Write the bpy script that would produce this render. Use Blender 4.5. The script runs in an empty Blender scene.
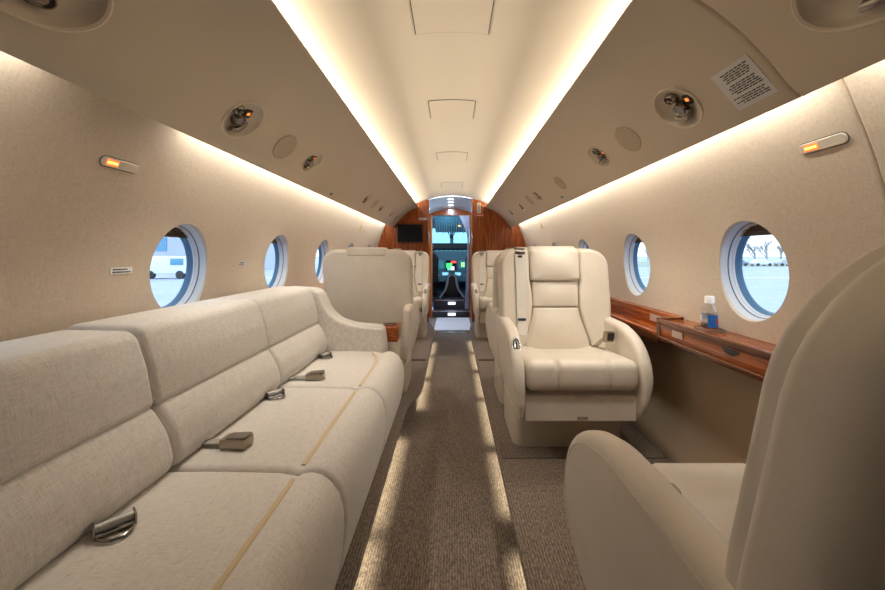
import bpy, bmesh, math, random
from mathutils import Vector, Matrix
random.seed(7)
PI = math.pi
COL = bpy.context.scene.collection
F = 380.0                      # focal length in pixels; camera looks along +y from (0,0,1)
CZ = 1.0
def R(a): return math.radians(a)

# ---------------------------------------------------------------- materials
MATS = {}
def mat(name, color, rough=.5, metal=0.0, emit=None, estr=0.0, alpha=None, coat=0.0, spec=.5, sheen=0.0):
    if name in MATS: return MATS[name]
    m = bpy.data.materials.new(name); m.use_nodes = True
    b = m.node_tree.nodes['Principled BSDF']
    b.inputs['Base Color'].default_value = (*color, 1)
    b.inputs['Roughness'].default_value = rough
    b.inputs['Metallic'].default_value = metal
    b.inputs['Coat Weight'].default_value = coat
    b.inputs['Specular IOR Level'].default_value = spec
    b.inputs['Sheen Weight'].default_value = sheen
    if emit:
        b.inputs['Emission Color'].default_value = (*emit, 1)
        b.inputs['Emission Strength'].default_value = estr
    MATS[name] = m
    return m
def nodes(m): return m.node_tree.nodes, m.node_tree.links, m.node_tree.nodes['Principled BSDF']
def coords(m, scale=(1,1,1), rot=(0,0,0)):
    n, l, b = nodes(m)
    tc = n.new('ShaderNodeTexCoord'); mp = n.new('ShaderNodeMapping')
    mp.inputs['Scale'].default_value = scale; mp.inputs['Rotation'].default_value = rot
    l.new(tc.outputs['Object'], mp.inputs['Vector'])
    return mp.outputs['Vector']
def noise(m, vec, scale, detail=3, rough=.55, dist=0):
    n, l, b = nodes(m)
    t = n.new('ShaderNodeTexNoise'); t.inputs['Scale'].default_value = scale
    t.inputs['Detail'].default_value = detail; t.inputs['Roughness'].default_value = rough
    t.inputs['Distortion'].default_value = dist
    l.new(vec, t.inputs['Vector']); return t.outputs['Fac']
def ramp(m, fac, stops):
    n, l, b = nodes(m)
    r = n.new('ShaderNodeValToRGB'); e = r.color_ramp.elements
    while len(e) < len(stops): e.new(.5)
    for i, (p, c) in enumerate(stops):
        e[i].position = p; e[i].color = (*c, 1)
    l.new(fac, r.inputs['Fac']); return r.outputs['Color']
def bump(m, h, strength, dist=.002):
    n, l, b = nodes(m)
    bp = n.new('ShaderNodeBump'); bp.inputs['Strength'].default_value = strength
    bp.inputs['Distance'].default_value = dist
    l.new(h, bp.inputs['Height']); l.new(bp.outputs['Normal'], b.inputs['Normal'])
def setcol(m, c): nodes(m)[1].new(c, nodes(m)[2].inputs['Base Color'])
def mul(c, k): return tuple(x*k for x in c)
def fabric(name, c, amp=.07, sc=260, rough=.95, stretch=(1,1,.35), bs=.25, bd=.0015, sheen=.2):
    m = mat(name, c, rough, sheen=sheen, spec=.2)
    v = coords(m, stretch); v2 = coords(m, (stretch[1], 1, stretch[1]))
    f1 = noise(m, v, sc, 2); f2 = noise(m, v2, sc*.9, 2); f3 = noise(m, coords(m), 5, 3)
    n, l, b = nodes(m)
    a = n.new('ShaderNodeMath'); a.operation = 'ADD'; l.new(f1, a.inputs[0]); l.new(f2, a.inputs[1])
    k = n.new('ShaderNodeMath'); k.operation = 'MULTIPLY_ADD'; l.new(f3, k.inputs[0]); k.inputs[1].default_value = .10; l.new(a.outputs[0], k.inputs[2])
    d = n.new('ShaderNodeMath'); d.operation = 'MULTIPLY'; l.new(k.outputs[0], d.inputs[0]); d.inputs[1].default_value = .475
    setcol(m, ramp(m, d.outputs[0], [(.32, mul(c, 1-amp*1.6)), (.5, c), (.68, mul(c, 1+amp))]))
    bump(m, d.outputs[0], bs, bd); return m
def leather(name, c, rough=.42):
    m = mat(name, c, rough, coat=.0, spec=.45)
    f = noise(m, coords(m), 450, 2); g = noise(m, coords(m), 9, 3)
    setcol(m, ramp(m, g, [(.3, mul(c, .95)), (.7, mul(c, 1.03))]))
    n, l, b = nodes(m)
    a = n.new('ShaderNodeMath'); a.operation = 'MULTIPLY_ADD'; l.new(g, a.inputs[0]); a.inputs[1].default_value = 2.5; l.new(f, a.inputs[2])
    bump(m, a.outputs[0], .18, .0012); return m
def wood(name, vert, dark=(.13,.030,.009), mid=(.29,.066,.014), light=(.50,.15,.032), rough=.2):
    m = mat(name, mid, rough, coat=.06, spec=.35)
    m.node_tree.nodes['Principled BSDF'].inputs['Coat Roughness'].default_value = .08
    v = coords(m, (14,14,.9) if vert else (9,.7,22))
    f = noise(m, v, 4.5, 6, .6, .35); g = noise(m, coords(m, (60,60,1.5) if vert else (60,1.5,90)), 5, 3)
    n, l, b = nodes(m)
    a = n.new('ShaderNodeMath'); a.operation = 'MULTIPLY_ADD'; l.new(g, a.inputs[0]); a.inputs[1].default_value = .25
    s = n.new('ShaderNodeMath'); s.operation = 'MULTIPLY'; l.new(f, s.inputs[0]); s.inputs[1].default_value = .78
    l.new(s.outputs[0], a.inputs[2])
    setcol(m, ramp(m, a.outputs[0], [(.34, dark), (.5, mid), (.66, light)])); return m
def carpet(name, c):
    m = mat(name, c, 1.0, spec=.1, sheen=.2)
    f = noise(m, coords(m, (1, .32, 1)), 190, 2, .6, .3)
    g = noise(m, coords(m, (1, 1, 1)), 420, 2)
    h = noise(m, coords(m), 3, 2)
    n, l, b = nodes(m)
    w = n.new('ShaderNodeTexWave'); w.wave_type = 'BANDS'; w.bands_direction = 'X'
    w.inputs['Scale'].default_value = 30; w.inputs['Distortion'].default_value = 2.2; w.inputs['Detail'].default_value = 2
    w.inputs['Detail Scale'].default_value = 6
    l.new(coords(m), w.inputs['Vector'])
    a = n.new('ShaderNodeMath'); a.operation = 'MULTIPLY_ADD'; l.new(w.outputs['Fac'], a.inputs[0]); a.inputs[1].default_value = .16
    s = n.new('ShaderNodeMath'); s.operation = 'MULTIPLY'; l.new(f, s.inputs[0]); s.inputs[1].default_value = .9
    l.new(s.outputs[0], a.inputs[2])
    setcol(m, ramp(m, a.outputs[0], [(.36, mul(c, .50)), (.52, c), (.72, mul(c, 1.75))]))
    bump(m, a.outputs[0], .8, .004); return m

CREAM = leather('cream_leather', (.73,.665,.58))
CREAM2 = leather('cream_leather_base', (.56,.50,.42), .5)
STITCH = mat('stitching', (.72,.64,.52), .7)
LINEN = fabric('sofa_linen', (.665,.63,.595), .17, 640, stretch=(1,.07,1), bs=.5)
WELT = mat('tan_welt', (.62,.495,.33), .9)
WALLF = fabric('wall_fabric', (.575,.485,.39), .10, 380, stretch=(1,.15,1), bs=.4, bd=.002)
DADO = fabric('dado_leather', (.37,.275,.185), .05, 260, rough=.7, stretch=(1,1,1), bs=.15)
PANELM = fabric('headliner_panel', (.565,.495,.395), .03, 500, rough=.7, stretch=(1,1,1), bs=.10)
CEILM = fabric('headliner', (.61,.54,.44), .02, 500, rough=.6, stretch=(1,1,1), bs=.05)
CARPET = carpet('loop_carpet', (.170,.130,.102))
WOODV = wood('bulkhead_veneer', True)
WOODH = wood('ledge_veneer', False)
WOODD = wood('dark_veneer', False, (.06,.018,.008), (.13,.04,.014), (.2,.07,.025))
CHROME = mat('dark_chrome', (.30,.27,.24), .25, 1)
BRONZE = mat('brushed_bronze', (.36,.31,.25), .35, 1)
STEEL = mat('polished_steel', (.72,.72,.72), .2, 1)
BLACK = mat('black_plastic', (.015,.015,.016), .4)
GAP = mat('shadow_gap', (.05,.04,.03), .9)
WEB = fabric('belt_webbing', (.74,.71,.65), .08, 500, stretch=(1,1,.2))
WEBG = fabric('grey_webbing', (.36,.34,.31), .08, 500, stretch=(1,1,.2))
DISH = mat('beige_plastic', (.66,.58,.47), .45)
PLAC = mat('placard_white', (.62,.63,.64), .5)
PLACG = mat('placard_grey', (.36,.36,.37), .4)
INK = mat('placard_ink', (.05,.05,.06), .6)
INKR = mat('placard_red', (.6,.08,.04), .6)
WINW = mat('window_reveal_white', (.58,.60,.64), .3)
SEAL = mat('window_seal_blue', (.06,.15,.26), .35)
SHADE = mat('pleated_shade', (.26,.17,.10), .4)
NAVY = mat('navy_trim', (.03,.05,.08), .5)

def glassm(name, tint, refl=.05):
    m = bpy.data.materials.new(name); m.use_nodes = True
    n, l = m.node_tree.nodes, m.node_tree.links; n.clear()
    o = n.new('ShaderNodeOutputMaterial'); t = n.new('ShaderNodeBsdfTransparent'); g = n.new('ShaderNodeBsdfGlossy')
    t.inputs['Color'].default_value = (*tint, 1); g.inputs['Roughness'].default_value = .02
    mx = n.new('ShaderNodeMixShader'); mx.inputs[0].default_value = refl
    l.new(t.outputs[0], mx.inputs[1]); l.new(g.outputs[0], mx.inputs[2]); l.new(mx.outputs[0], o.inputs[0]); return m
GLASS = glassm('window_glass', (.90,.96,1.0))
WSGLASS = glassm('windshield_glass', (.24,.60,.74))
BOTTLE = glassm('clear_bottle', (.93,.95,.97), .16)

# ---------------------------------------------------------------- mesh helpers
def tag(o, label=None, cat=None, group=None, kind=None):
    if label: o['label'] = label
    if cat: o['category'] = cat
    if group: o['group'] = group
    if kind: o['kind'] = kind
    return o
def obj(name, bm, m, parent=None, smooth=True, angle=38, recalc=True):
    if recalc: bmesh.ops.recalc_face_normals(bm, faces=bm.faces[:])
    me = bpy.data.meshes.new(name); bm.to_mesh(me); bm.free()
    ms = m if isinstance(m, (list, tuple)) else [m]
    for x in ms: me.materials.append(x)
    if smooth:
        for p in me.polygons: p.use_smooth = True
        me.set_sharp_from_angle(angle=R(angle))
    o = bpy.data.objects.new(name, me); COL.objects.link(o)
    if parent: o.parent = parent
    return o
def struct(o): o['kind'] = 'structure'; return o
def empty(name, loc=(0,0,0), rz=0, parent=None):
    o = bpy.data.objects.new(name, None); COL.objects.link(o); o.empty_display_size = .05
    o.location = loc; o.rotation_euler = (0,0,rz)
    if parent: o.parent = parent
    return o
def copy_tree(o, parent=None):
    c = o.copy(); COL.objects.link(c)
    if parent: c.parent = parent
    for ch in list(o.children): copy_tree(ch, c)
    return c
def box(bm, x0, x1, y0, y1, z0, z1, mi=0):
    v = [bm.verts.new(p) for p in ((x0,y0,z0),(x1,y0,z0),(x1,y1,z0),(x0,y1,z0),(x0,y0,z1),(x1,y0,z1),(x1,y1,z1),(x0,y1,z1))]
    for f in ((0,3,2,1),(4,5,6,7),(0,1,5,4),(1,2,6,5),(2,3,7,6),(3,0,4,7)):
        bm.faces.new([v[i] for i in f]).material_index = mi
    return v
def bbox(x0, x1, y0, y1, z0, z1, bev=.0, seg=3):
    bm = bmesh.new(); box(bm, x0, x1, y0, y1, z0, z1)
    if bev: bmesh.ops.bevel(bm, geom=bm.edges[:], offset=bev, segments=seg, affect='EDGES', profile=.5)
    return bm
def roundpoly(pts, r, seg=6):
    out = []; n = len(pts)
    for i, p in enumerate(pts):
        rr = r[i] if isinstance(r, (list, tuple)) else r
        p = Vector(p[:2]); a = Vector(pts[i-1][:2]); b = Vector(pts[(i+1) % n][:2])
        da, db = (a-p), (b-p)
        if rr <= 0: out.append(p); continue
        ang = da.angle(db)
        t = rr/max(math.tan(ang/2), 1e-3)
        t = min(t, da.length*.49, db.length*.49)
        A = p+da.normalized()*t; B = p+db.normalized()*t
        # true arc through A and B
        rad = t*math.tan(ang/2); bis = (da.normalized()+db.normalized())
        if bis.length < 1e-6 or ang > R(176): out += [p]; continue
        c = p+bis.normalized()*(rad/math.sin(ang/2))
        v0 = A-c; v1 = B-c; tot = v0.angle_signed(v1) if v0.length > 0 else 0
        for k in range(seg+1):
            w = -tot*k/seg
            out.append(c+Vector((v0.x*math.cos(w)-v0.y*math.sin(w), v0.x*math.sin(w)+v0.y*math.cos(w))))
    # remove doubles
    res = []
    for p in out:
        if not res or (p-res[-1]).length > 1e-5: res.append(p)
    if (res[0]-res[-1]).length < 1e-5: res.pop()
    return res
def area2(p): return sum(p[i-1].x*p[i].y-p[i].x*p[i-1].y for i in range(len(p)))/2
def inset(p, d):
    n = len(p); out = []
    for i in range(n):
        e1 = (p[i]-p[i-1]).normalized(); e2 = (p[(i+1) % n]-p[i]).normalized()
        n1 = Vector((-e1.y, e1.x)); n2 = Vector((-e2.y, e2.x)); b = n1+n2
        if b.length < 1e-6: b = n1
        b.normalize(); c = max(b.dot(n1), .5)
        out.append(p[i]+b*(d/c))
    return out
def pad(bm, pts, D, r, M, crown=None, rb=None, seg=4, mi=0):
    """a soft slab: outline pts, thickness D, front edge radius r, back radius rb; M maps (a, b, depth) to space"""
    pts = [Vector(p[:2]) for p in pts]
    if area2(pts) < 0: pts.reverse()
    rb = r if rb is None else rb
    if crown is not None:
        res = []
        for i, p in enumerate(pts):
            q = pts[(i+1) % len(pts)]; k = max(1, int((q-p).length/.022))
            res += [p.lerp(q, j/k) for j in range(k)]
        pts = res
    rings = []
    if rb > 0:
        rings.append((inset(pts, rb*1.25), 0))
        for k in range(seg+1):
            t = PI/2*k/seg; rings.append((inset(pts, rb*(1-math.sin(t))), rb*(1-math.cos(t))))
    else: rings.append((pts, 0))
    for k in range(seg+1):
        t = PI/2*k/seg; rings.append((inset(pts, r*(1-math.cos(t))), D-r+r*math.sin(t)))
    last = inset(pts, r*1.25)
    c = sum(last, Vector((0,0)))/len(last)
    if crown is None: rings.append((last, D))
    else:
        hw = (max(q.x for q in last)-min(q.x for q in last))/2; hh = (max(q.y for q in last)-min(q.y for q in last))/2
        for s in (1, .93, .85, .75, .65, .55, .45, .35, .25, .12):
            rings.append(([c+(q-c)*s for q in last], None))
    def DD(q, d):
        if d is not None: return d
        return D+crown*max(0, 1-((q.x-c.x)/hw)**2)*max(0, 1-((q.y-c.y)/hh)**2)
    vr = [[bm.verts.new(M(q.x, q.y, DD(q, d))) for q in ring] for ring, d in rings]
    n = len(pts)
    for a, b in zip(vr, vr[1:]):
        for i in range(n):
            j = (i+1) % n
            bm.faces.new((a[i], a[j], b[j], b[i])).material_index = mi
    bm.faces.new(vr[0][::-1]).material_index = mi
    if crown is None: bm.faces.new(vr[-1]).material_index = mi
    else:
        cv = bm.verts.new(M(c.x, c.y, D+crown))
        for i in range(n): bm.faces.new((vr[-1][i], vr[-1][(i+1) % n], cv)).material_index = mi
    return bm
def rbox(bm, c, s, r, n=(12,12,8), disp=None):
    """rounded box centred c, size s, subdivided, optional displacement of each point"""
    h = [x/2 for x in s]; inner = [max(x-r, 0) for x in h]; vm = {}
    def vert(i, j, k):
        key = (i, j, k)
        if key in vm: return vm[key]
        q = [(-1+2*a/m)*hh for a, m, hh in zip((i,j,k), n, h)]
        cl = [max(-ii, min(ii, x)) for x, ii in zip(q, inner)]
        d = Vector([x-y for x, y in zip(q, cl)])
        p = Vector(cl)+(d.normalized()*r if d.length > 1e-9 else Vector((0,0,0)))
        if disp: p = Vector(disp(p))
        vm[key] = bm.verts.new(p+Vector(c)); return vm[key]
    for a in range(3):
        b, d = (a+1) % 3, (a+2) % 3
        for side in (0, n[a]):
            for i in range(n[b]):
                for j in range(n[d]):
                    f = []
                    for di, dj in ((0,0),(1,0),(1,1),(0,1)):
                        k = [0,0,0]; k[a] = side; k[b] = i+di; k[d] = j+dj; f.append(vert(*k))
                    bm.faces.new(f if side else f[::-1])
    return bm
def tube(bm, pts, r, seg=8, closed=False, flat=1.0, up=(0,0,1)):
    pts = [Vector(p) for p in pts]; n = len(pts); rings = []
    for i, p in enumerate(pts):
        a = pts[i-1] if (i > 0 or closed) else p; b = pts[(i+1) % n] if (i < n-1 or closed) else p
        t = (b-a).normalized(); u = Vector(up)
        if abs(t.dot(u)) > .98: u = Vector((1,0,0))
        s = t.cross(u).normalized(); w = s.cross(t).normalized()
        rr = r[i] if isinstance(r, (list, tuple)) else r
        rings.append([bm.verts.new(p+s*math.cos(2*PI*k/seg)*rr+w*math.sin(2*PI*k/seg)*rr*flat) for k in range(seg)])
    m = n if closed else n-1
    for i in range(m):
        a, b = rings[i], rings[(i+1) % n]
        for k in range(seg):
            bm.faces.new((a[k], a[(k+1) % seg], b[(k+1) % seg], b[k]))
    if not closed: bm.faces.new(rings[0][::-1]); bm.faces.new(rings[-1])
    return bm
def lathe(bm, prof, seg=32, M=lambda x,y,z:(x,y,z), sx=1, sy=1):
    rings = []
    for r, z in prof:
        if r < 1e-6: rings.append([bm.verts.new(M(0,0,z))])
        else: rings.append([bm.verts.new(M(r*sx*math.cos(2*PI*k/seg), r*sy*math.sin(2*PI*k/seg), z)) for k in range(seg)])
    for a, b in zip(rings, rings[1:]):
        for k in range(seg):
            j = (k+1) % seg
            if len(a) == 1 and len(b) == 1: continue
            if len(a) == 1: bm.faces.new((a[0], b[j], b[k]))
            elif len(b) == 1: bm.faces.new((a[k], a[j], b[0]))
            else: bm.faces.new((a[k], a[j], b[j], b[k]))
    return bm
def ribbon(bm, pts, w, th, side):
    """flat strap through pts, width w along side vector, thickness th"""
    side = Vector(side).normalized(); pts = [Vector(p) for p in pts]; rings = []
    for i, p in enumerate(pts):
        t = (pts[min(i+1, len(pts)-1)]-pts[max(i-1, 0)]).normalized(); nn = t.cross(side).normalized()
        rings.append([bm.verts.new(p+side*a*w/2+nn*b*th/2) for a, b in ((-1,-1),(1,-1),(1,1),(-1,1))])
    for a, b in zip(rings, rings[1:]):
        for k in range(4): bm.faces.new((a[k], a[(k+1) % 4], b[(k+1) % 4], b[k]))
    bm.faces.new(rings[0][::-1]); bm.faces.new(rings[-1]); return bm

# ---------------------------------------------------------------- fuselage cross-section (x, z above camera height)
def smoothprof(pts, sub=5):
    out = []
    P = [Vector(p) for p in pts]; n = len(P)
    for i in range(n-1):
        p0, p1, p2, p3 = P[max(i-1,0)], P[i], P[i+1], P[min(i+2,n-1)]
        for k in range(sub):
            t = k/sub
            out.append(.5*((2*p1)+(p2-p0)*t+(2*p0-5*p1+4*p2-p3)*t*t+(3*p1-p0-3*p2+p3)*t**3))
    out.append(P[-1]); return out
PANEL = smoothprof([(.487,.684),(.60,.645),(.706,.570),(.79,.485),(.85,.413),(.876,.394)])
WALL = smoothprof([(.66,.66),(.80,.61),(.90,.54),(.965,.45),(1.0,.372),(1.05,.25),(1.09,.11),(1.115,-.03),(1.12,-.15),(1.115,-.28),(1.105,-.42)])
DADOP = smoothprof([(1.105,-.42),(1.095,-.66),(1.075,-.90),(1.055,-.945),(1.055,-1.0)])
CEILP = [p for p in smoothprof([(-.35,.803),(-.2,.845),(0,.862),(.2,.845),(.35,.803),(.48,.757),(.58,.715),(.66,.66)]) if p.x > -1e-6]
class Prof:
    def __init__(s, pts, sx):
        s.p = [Vector((q.x*sx, q.y+CZ)) for q in pts]; s.L = [0]
        for a, b in zip(s.p, s.p[1:]): s.L.append(s.L[-1]+(b-a).length)
        s.S = s.L[-1]; s.sx = sx
    def at(s, t):
        t = max(0, min(s.S, t)); i = 0
        while i < len(s.L)-2 and s.L[i+1] < t: i += 1
        k = (t-s.L[i])/(s.L[i+1]-s.L[i]); d = (s.p[i+1]-s.p[i]).normalized()
        # outward normal (away from the cabin axis)
        nn = Vector((-d.y, d.x))*( -1 if s.sx < 0 else 1)
        if nn.dot(s.p[i]-Vector((0, CZ-.1))) < 0: nn = -nn
        return s.p[i].lerp(s.p[i+1], k), nn
    def world(s, y, t, out=0):
        p, n = s.at(t); return Vector((p.x+n.x*out, y, p.y+n.y*out))
    def hit(s, px, py):
        """where the camera ray through a photo pixel meets this surface: (y, t)"""
        u = (px-452)/F; v = (254-py)/F; ang = math.atan2(v, abs(u)); best = None
        for i in range(401):
            t = s.S*i/400; p, _ = s.at(t); d = abs(math.atan2(p.y-CZ, abs(p.x))-ang)
            if best is None or d < best[0]: best = (d, t, abs(p.x/u))
        return best[2], best[1]
def skin(bm, pr, y0, y1, holes=(), ns=26, grooves=(), gd=.007):
    """surface swept along y with elliptical holes (yc, tc, ry, rt, flange=[(scale, out)...])"""
    ss = [pr.S*i/ns for i in range(ns+1)]
    def W(y, t, out=0):
        for g in grooves:
            out += gd*math.exp(-((y-g)/.004)**2)
        return pr.world(y, t, out)
    def plain(a, b):
        if b-a < 1e-4: return
        ys = [a]; k = max(1, int((b-a)/.12)); ys = [a+(b-a)*i/k for i in range(k+1)]
        for g in grooves:
            if a < g < b: ys += [g-.012, g-.007, g-.004, g-.002, g, g+.002, g+.004, g+.007, g+.012]
        ys = sorted(set(ys)); rows = [[bm.verts.new(W(y, t)) for t in ss] for y in ys]
        for r0, r1 in zip(rows, rows[1:]):
            for i in range(ns): bm.faces.new((r0[i], r1[i], r1[i+1], r0[i+1]))
    cur = y0
    for (yc, tc, ry, rt, fl) in sorted(holes, key=lambda h: h[0]):
        a, b = yc-ry*1.18-.004, yc+ry*1.18+.004
        plain(cur, a); cur = b
        m = 14; ysb = [a+(b-a)*i/m for i in range(m+1)]
        edge = [(y, 0) for y in ysb[:-1]]+[(b, t) for t in ss[:-1]]+[(y, pr.S) for y in ysb[::-1][:-1]]+[(a, t) for t in ss[::-1][:-1]]
        rings = []; K = 9
        for k in range(K+1):
            w = (k/K)**1.6; ring = []
            for (ey, et) in edge:
                # angle of the boundary point seen from the hole centre, scaled to the ellipse
                an = math.atan2((et-tc)/rt, (ey-yc)/ry)
                hy, ht = yc+ry*math.cos(an), tc+rt*math.sin(an)
                ring.append(bm.verts.new(W(hy+(ey-hy)*w, ht+(et-ht)*w)))
            rings.append(ring)
        for sc, out in fl:
            ring = []
            for (ey, et) in edge:
                an = math.atan2((et-tc)/rt, (ey-yc)/ry)
                ring.append(bm.verts.new(pr.world(yc+ry*sc*math.cos(an), tc+rt*sc*math.sin(an), 0)+flo(pr, tc, out)))
            rings.insert(0, ring)
        for r0, r1 in zip(rings, rings[1:]):
            n = len(edge)
            for i in range(n): bm.faces.new((r0[i], r0[(i+1) % n], r1[(i+1) % n], r1[i]))
    plain(cur, y1)
    bmesh.ops.remove_doubles(bm, verts=bm.verts[:], dist=1e-4)
    return bm
def flo(pr, tc, out):
    _, n = pr.at(tc); return Vector((n.x*out, 0, n.y*out))

Y0, Y1 = -2.6, 5.62
WR, WL = Prof(WALL, 1), Prof(WALL, -1)
PR, PL = Prof(PANEL, 1), Prof(PANEL, -1)
def t_of_z(pr, z):      # arc position where the profile has height z (above the camera)
    return min((abs(pr.at(pr.S*i/400)[0].y-CZ-z), pr.S*i/400) for i in range(401))[1]
def t_of_x(pr, x):
    return min((abs(abs(pr.at(pr.S*i/400)[0].x)-x), pr.S*i/400) for i in range(401))[1]

# ---------------------------------------------------------------- side walls with windows
WFL = [(.995,.001),(.99,.003),(.986,.007),(.984,.018)]
WINY = {'r': (.50,1.425,2.31,3.19,4.07,4.95), 'l': (.70,1.57,2.43,3.27,4.14,5.0)}
def make_window(n, pr, yc, tc):
    p, nn = pr.at(tc); root = empty('window_%d' % n, pr.world(yc, tc)); struct(root)
    def E(sc, out, an, dy=0): return Vector((nn.x*out, .165*sc*math.cos(an), nn.y*out))+Vector((-nn.y, 0, nn.x))*(.19*sc*math.sin(an))*(1 if pr.sx > 0 else -1)
    def ringmesh(prof, seg=56, a0=0, a1=2*PI, closed=True):
        bm = bmesh.new(); rs = []
        for sc, out in prof: rs.append([bm.verts.new(E(sc, out, a0+(a1-a0)*k/seg)) for k in range(seg if closed else seg+1)])
        for a, b in zip(rs, rs[1:]):
            for k in range(seg if closed else seg):
                j = (k+1) % seg if closed else k+1
                bm.faces.new((a[k], a[j], b[j], b[k]))
        return bm
    obj('window_frame', ringmesh([(.985,.004),(.972,.010),(.955,.031),(.94,.035),(.932,.046),(.918,.047),(.912,.053),(.905,.056)]), WINW, root)
    obj('window_gasket', ringmesh([(.9535,.0295),(.948,.0325),(.941,.0335)]), mat('gasket_grey', (.12,.15,.20), .5), root)
    obj('window_seal', ringmesh([(.915,.054),(.900,.056),(.897,.062),(.886,.063),(.883,.069),(.872,.070),(.868,.078),(.86,.079)]), SEAL, root)
    bm = bmesh.new(); bm.faces.new([bm.verts.new(E(.885, .074, 2*PI*k/56)) for k in range(56)])
    bmesh.ops.solidify(bm, geom=bm.faces[:], thickness=.003)
    obj('window_pane', bm, GLASS, root)
    bm = ringmesh([(.98,.107),(1.18,.107),(1.18,.0),(1.18,.03)])
    bm.free()
    # pleated shade gathered in the top of the opening
    bm = bmesh.new(); rows = []
    for i in range(9):
        f = .68+.24*i/8; o = .048+(.010 if i % 2 else 0)
        half = math.sqrt(max(0, .925**2-f*f))
        rows.append([bm.verts.new(Vector((nn.x*o, .165*half*(-1+2*k/12), nn.y*o))+Vector((-nn.y,0,nn.x))*(.19*f)*(1 if pr.sx > 0 else -1)) for k in range(13)] if half > 0 else None)
    rows = [r for r in rows if r]
    for a, b in zip(rows, rows[1:]):
        for k in range(12): bm.faces.new((a[k], a[k+1], b[k+1], b[k]))
    bmesh.ops.solidify(bm, geom=bm.faces[:], thickness=.003)
    obj('window_shade', bm, SHADE, root, smooth=False)
    return root
n = 1
for side, pr in (('r', WR), ('l', WL)):
    tc = t_of_z(pr, -.062)
    holes = [(y, tc, .165, .19, WFL) for y in WINY[side]]
    bm = skin(bmesh.new(), pr, Y0, Y1, holes, ns=30, grooves=(.95,) if side == 'r' else ())
    struct(obj('wall_right' if side == 'r' else 'wall_left', bm, WALLF))
    for y in WINY[side]: make_window(n, pr, y, tc); n += 1
for k, sx in ((3, 1), (4, -1)):
    struct(obj('trim_%d' % k, skin(bmesh.new(), Prof(DADOP, sx), Y0, Y1, ns=16), DADO))
# outer skin strips between window pane and fuselage so no light leaks round the panes
for k, (side, sx) in enumerate((('r', 1), ('l', -1))):
    pr = WR if sx > 0 else WL; tc = t_of_z(pr, -.062)
    class Off(Prof):
        def at(s, t):
            p, q = Prof.at(s, t); return p+q*.077, q
    of = Off(WALL, sx)
    struct(obj('trim_%d' % (5+k), skin(bmesh.new(), of, Y0, Y1, [(y, tc, .151, .174, [(.99, .004)]) for y in WINY[side]], ns=20), WINW))

# ---------------------------------------------------------------- ceiling, overhead panels
bm = bmesh.new()
full = [Vector((-p.x, p.y)) for p in CEILP[::-1]]+CEILP[1:]
rows = [[bm.verts.new((p.x, y, p.y+CZ)) for p in full] for y in [Y0+(Y1-Y0)*i/24 for i in range(25)]]
for a, b in zip(rows, rows[1:]):
    for i in range(len(full)-1): bm.faces.new((a[i], a[i+1], b[i+1], b[i]))
struct(obj('ceiling', bm, CEILM))
def ceil_z(x):
    x = abs(x)
    for a, b in zip(CEILP, CEILP[1:]):
        if a.x <= x <= b.x: return CZ+a.y+(b.y-a.y)*(x-a.x)/(b.x-a.x)
    return CZ+CEILP[-1].y
names = ['nearest and largest of the four ceiling hatch panels, at the top edge',
         'second ceiling hatch panel from the camera, flush rectangle in the headliner',
         'third ceiling hatch panel from the camera, small flush rectangle',
         'farthest ceiling hatch panel, tiny rectangle just before the bulkhead']
for (a, b, w), lb in zip(((1.10,1.47,.139),(2.12,2.39,.130),(3.2,3.46,.130),(4.55,4.9,.130)), names):
    root = tag(empty('ceiling_hatch', (0, (a+b)/2, ceil_z(0))), lb, 'hatch', 'ceiling hatches')
    yc = (a+b)/2
    for nm, e, zo, m in (('shadow_gap', .0035, .0010, GAP), ('hatch_panel', 0, .0035, CEILM)):
        bm = bmesh.new(); pts = roundpoly([(-w-e, a-yc-e),(w+e, a-yc-e),(w+e, b-yc+e),(-w-e, b-yc+e)], .012+e)
        top = []; nx = 10; ny = 4
        rws = [[bm.verts.new((x, y, ceil_z(x)-zo-ceil_z(0))) for x in [(-w-e)+2*(w+e)*i/nx for i in range(nx+1)]] for y in [a-yc-e+(b-a+2*e)*j/ny for j in range(ny+1)]]
        for r0, r1 in zip(rws, rws[1:]):
            for i in range(nx): bm.faces.new((r0[i], r0[i+1], r1[i+1], r1[i]))
        bmesh.ops.recalc_face_normals(bm, faces=bm.faces[:])
        bmesh.ops.solidify(bm, geom=bm.faces[:], thickness=-.002 if nm == 'hatch_panel' else .001)
        obj(nm, bm, m, root)

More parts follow.
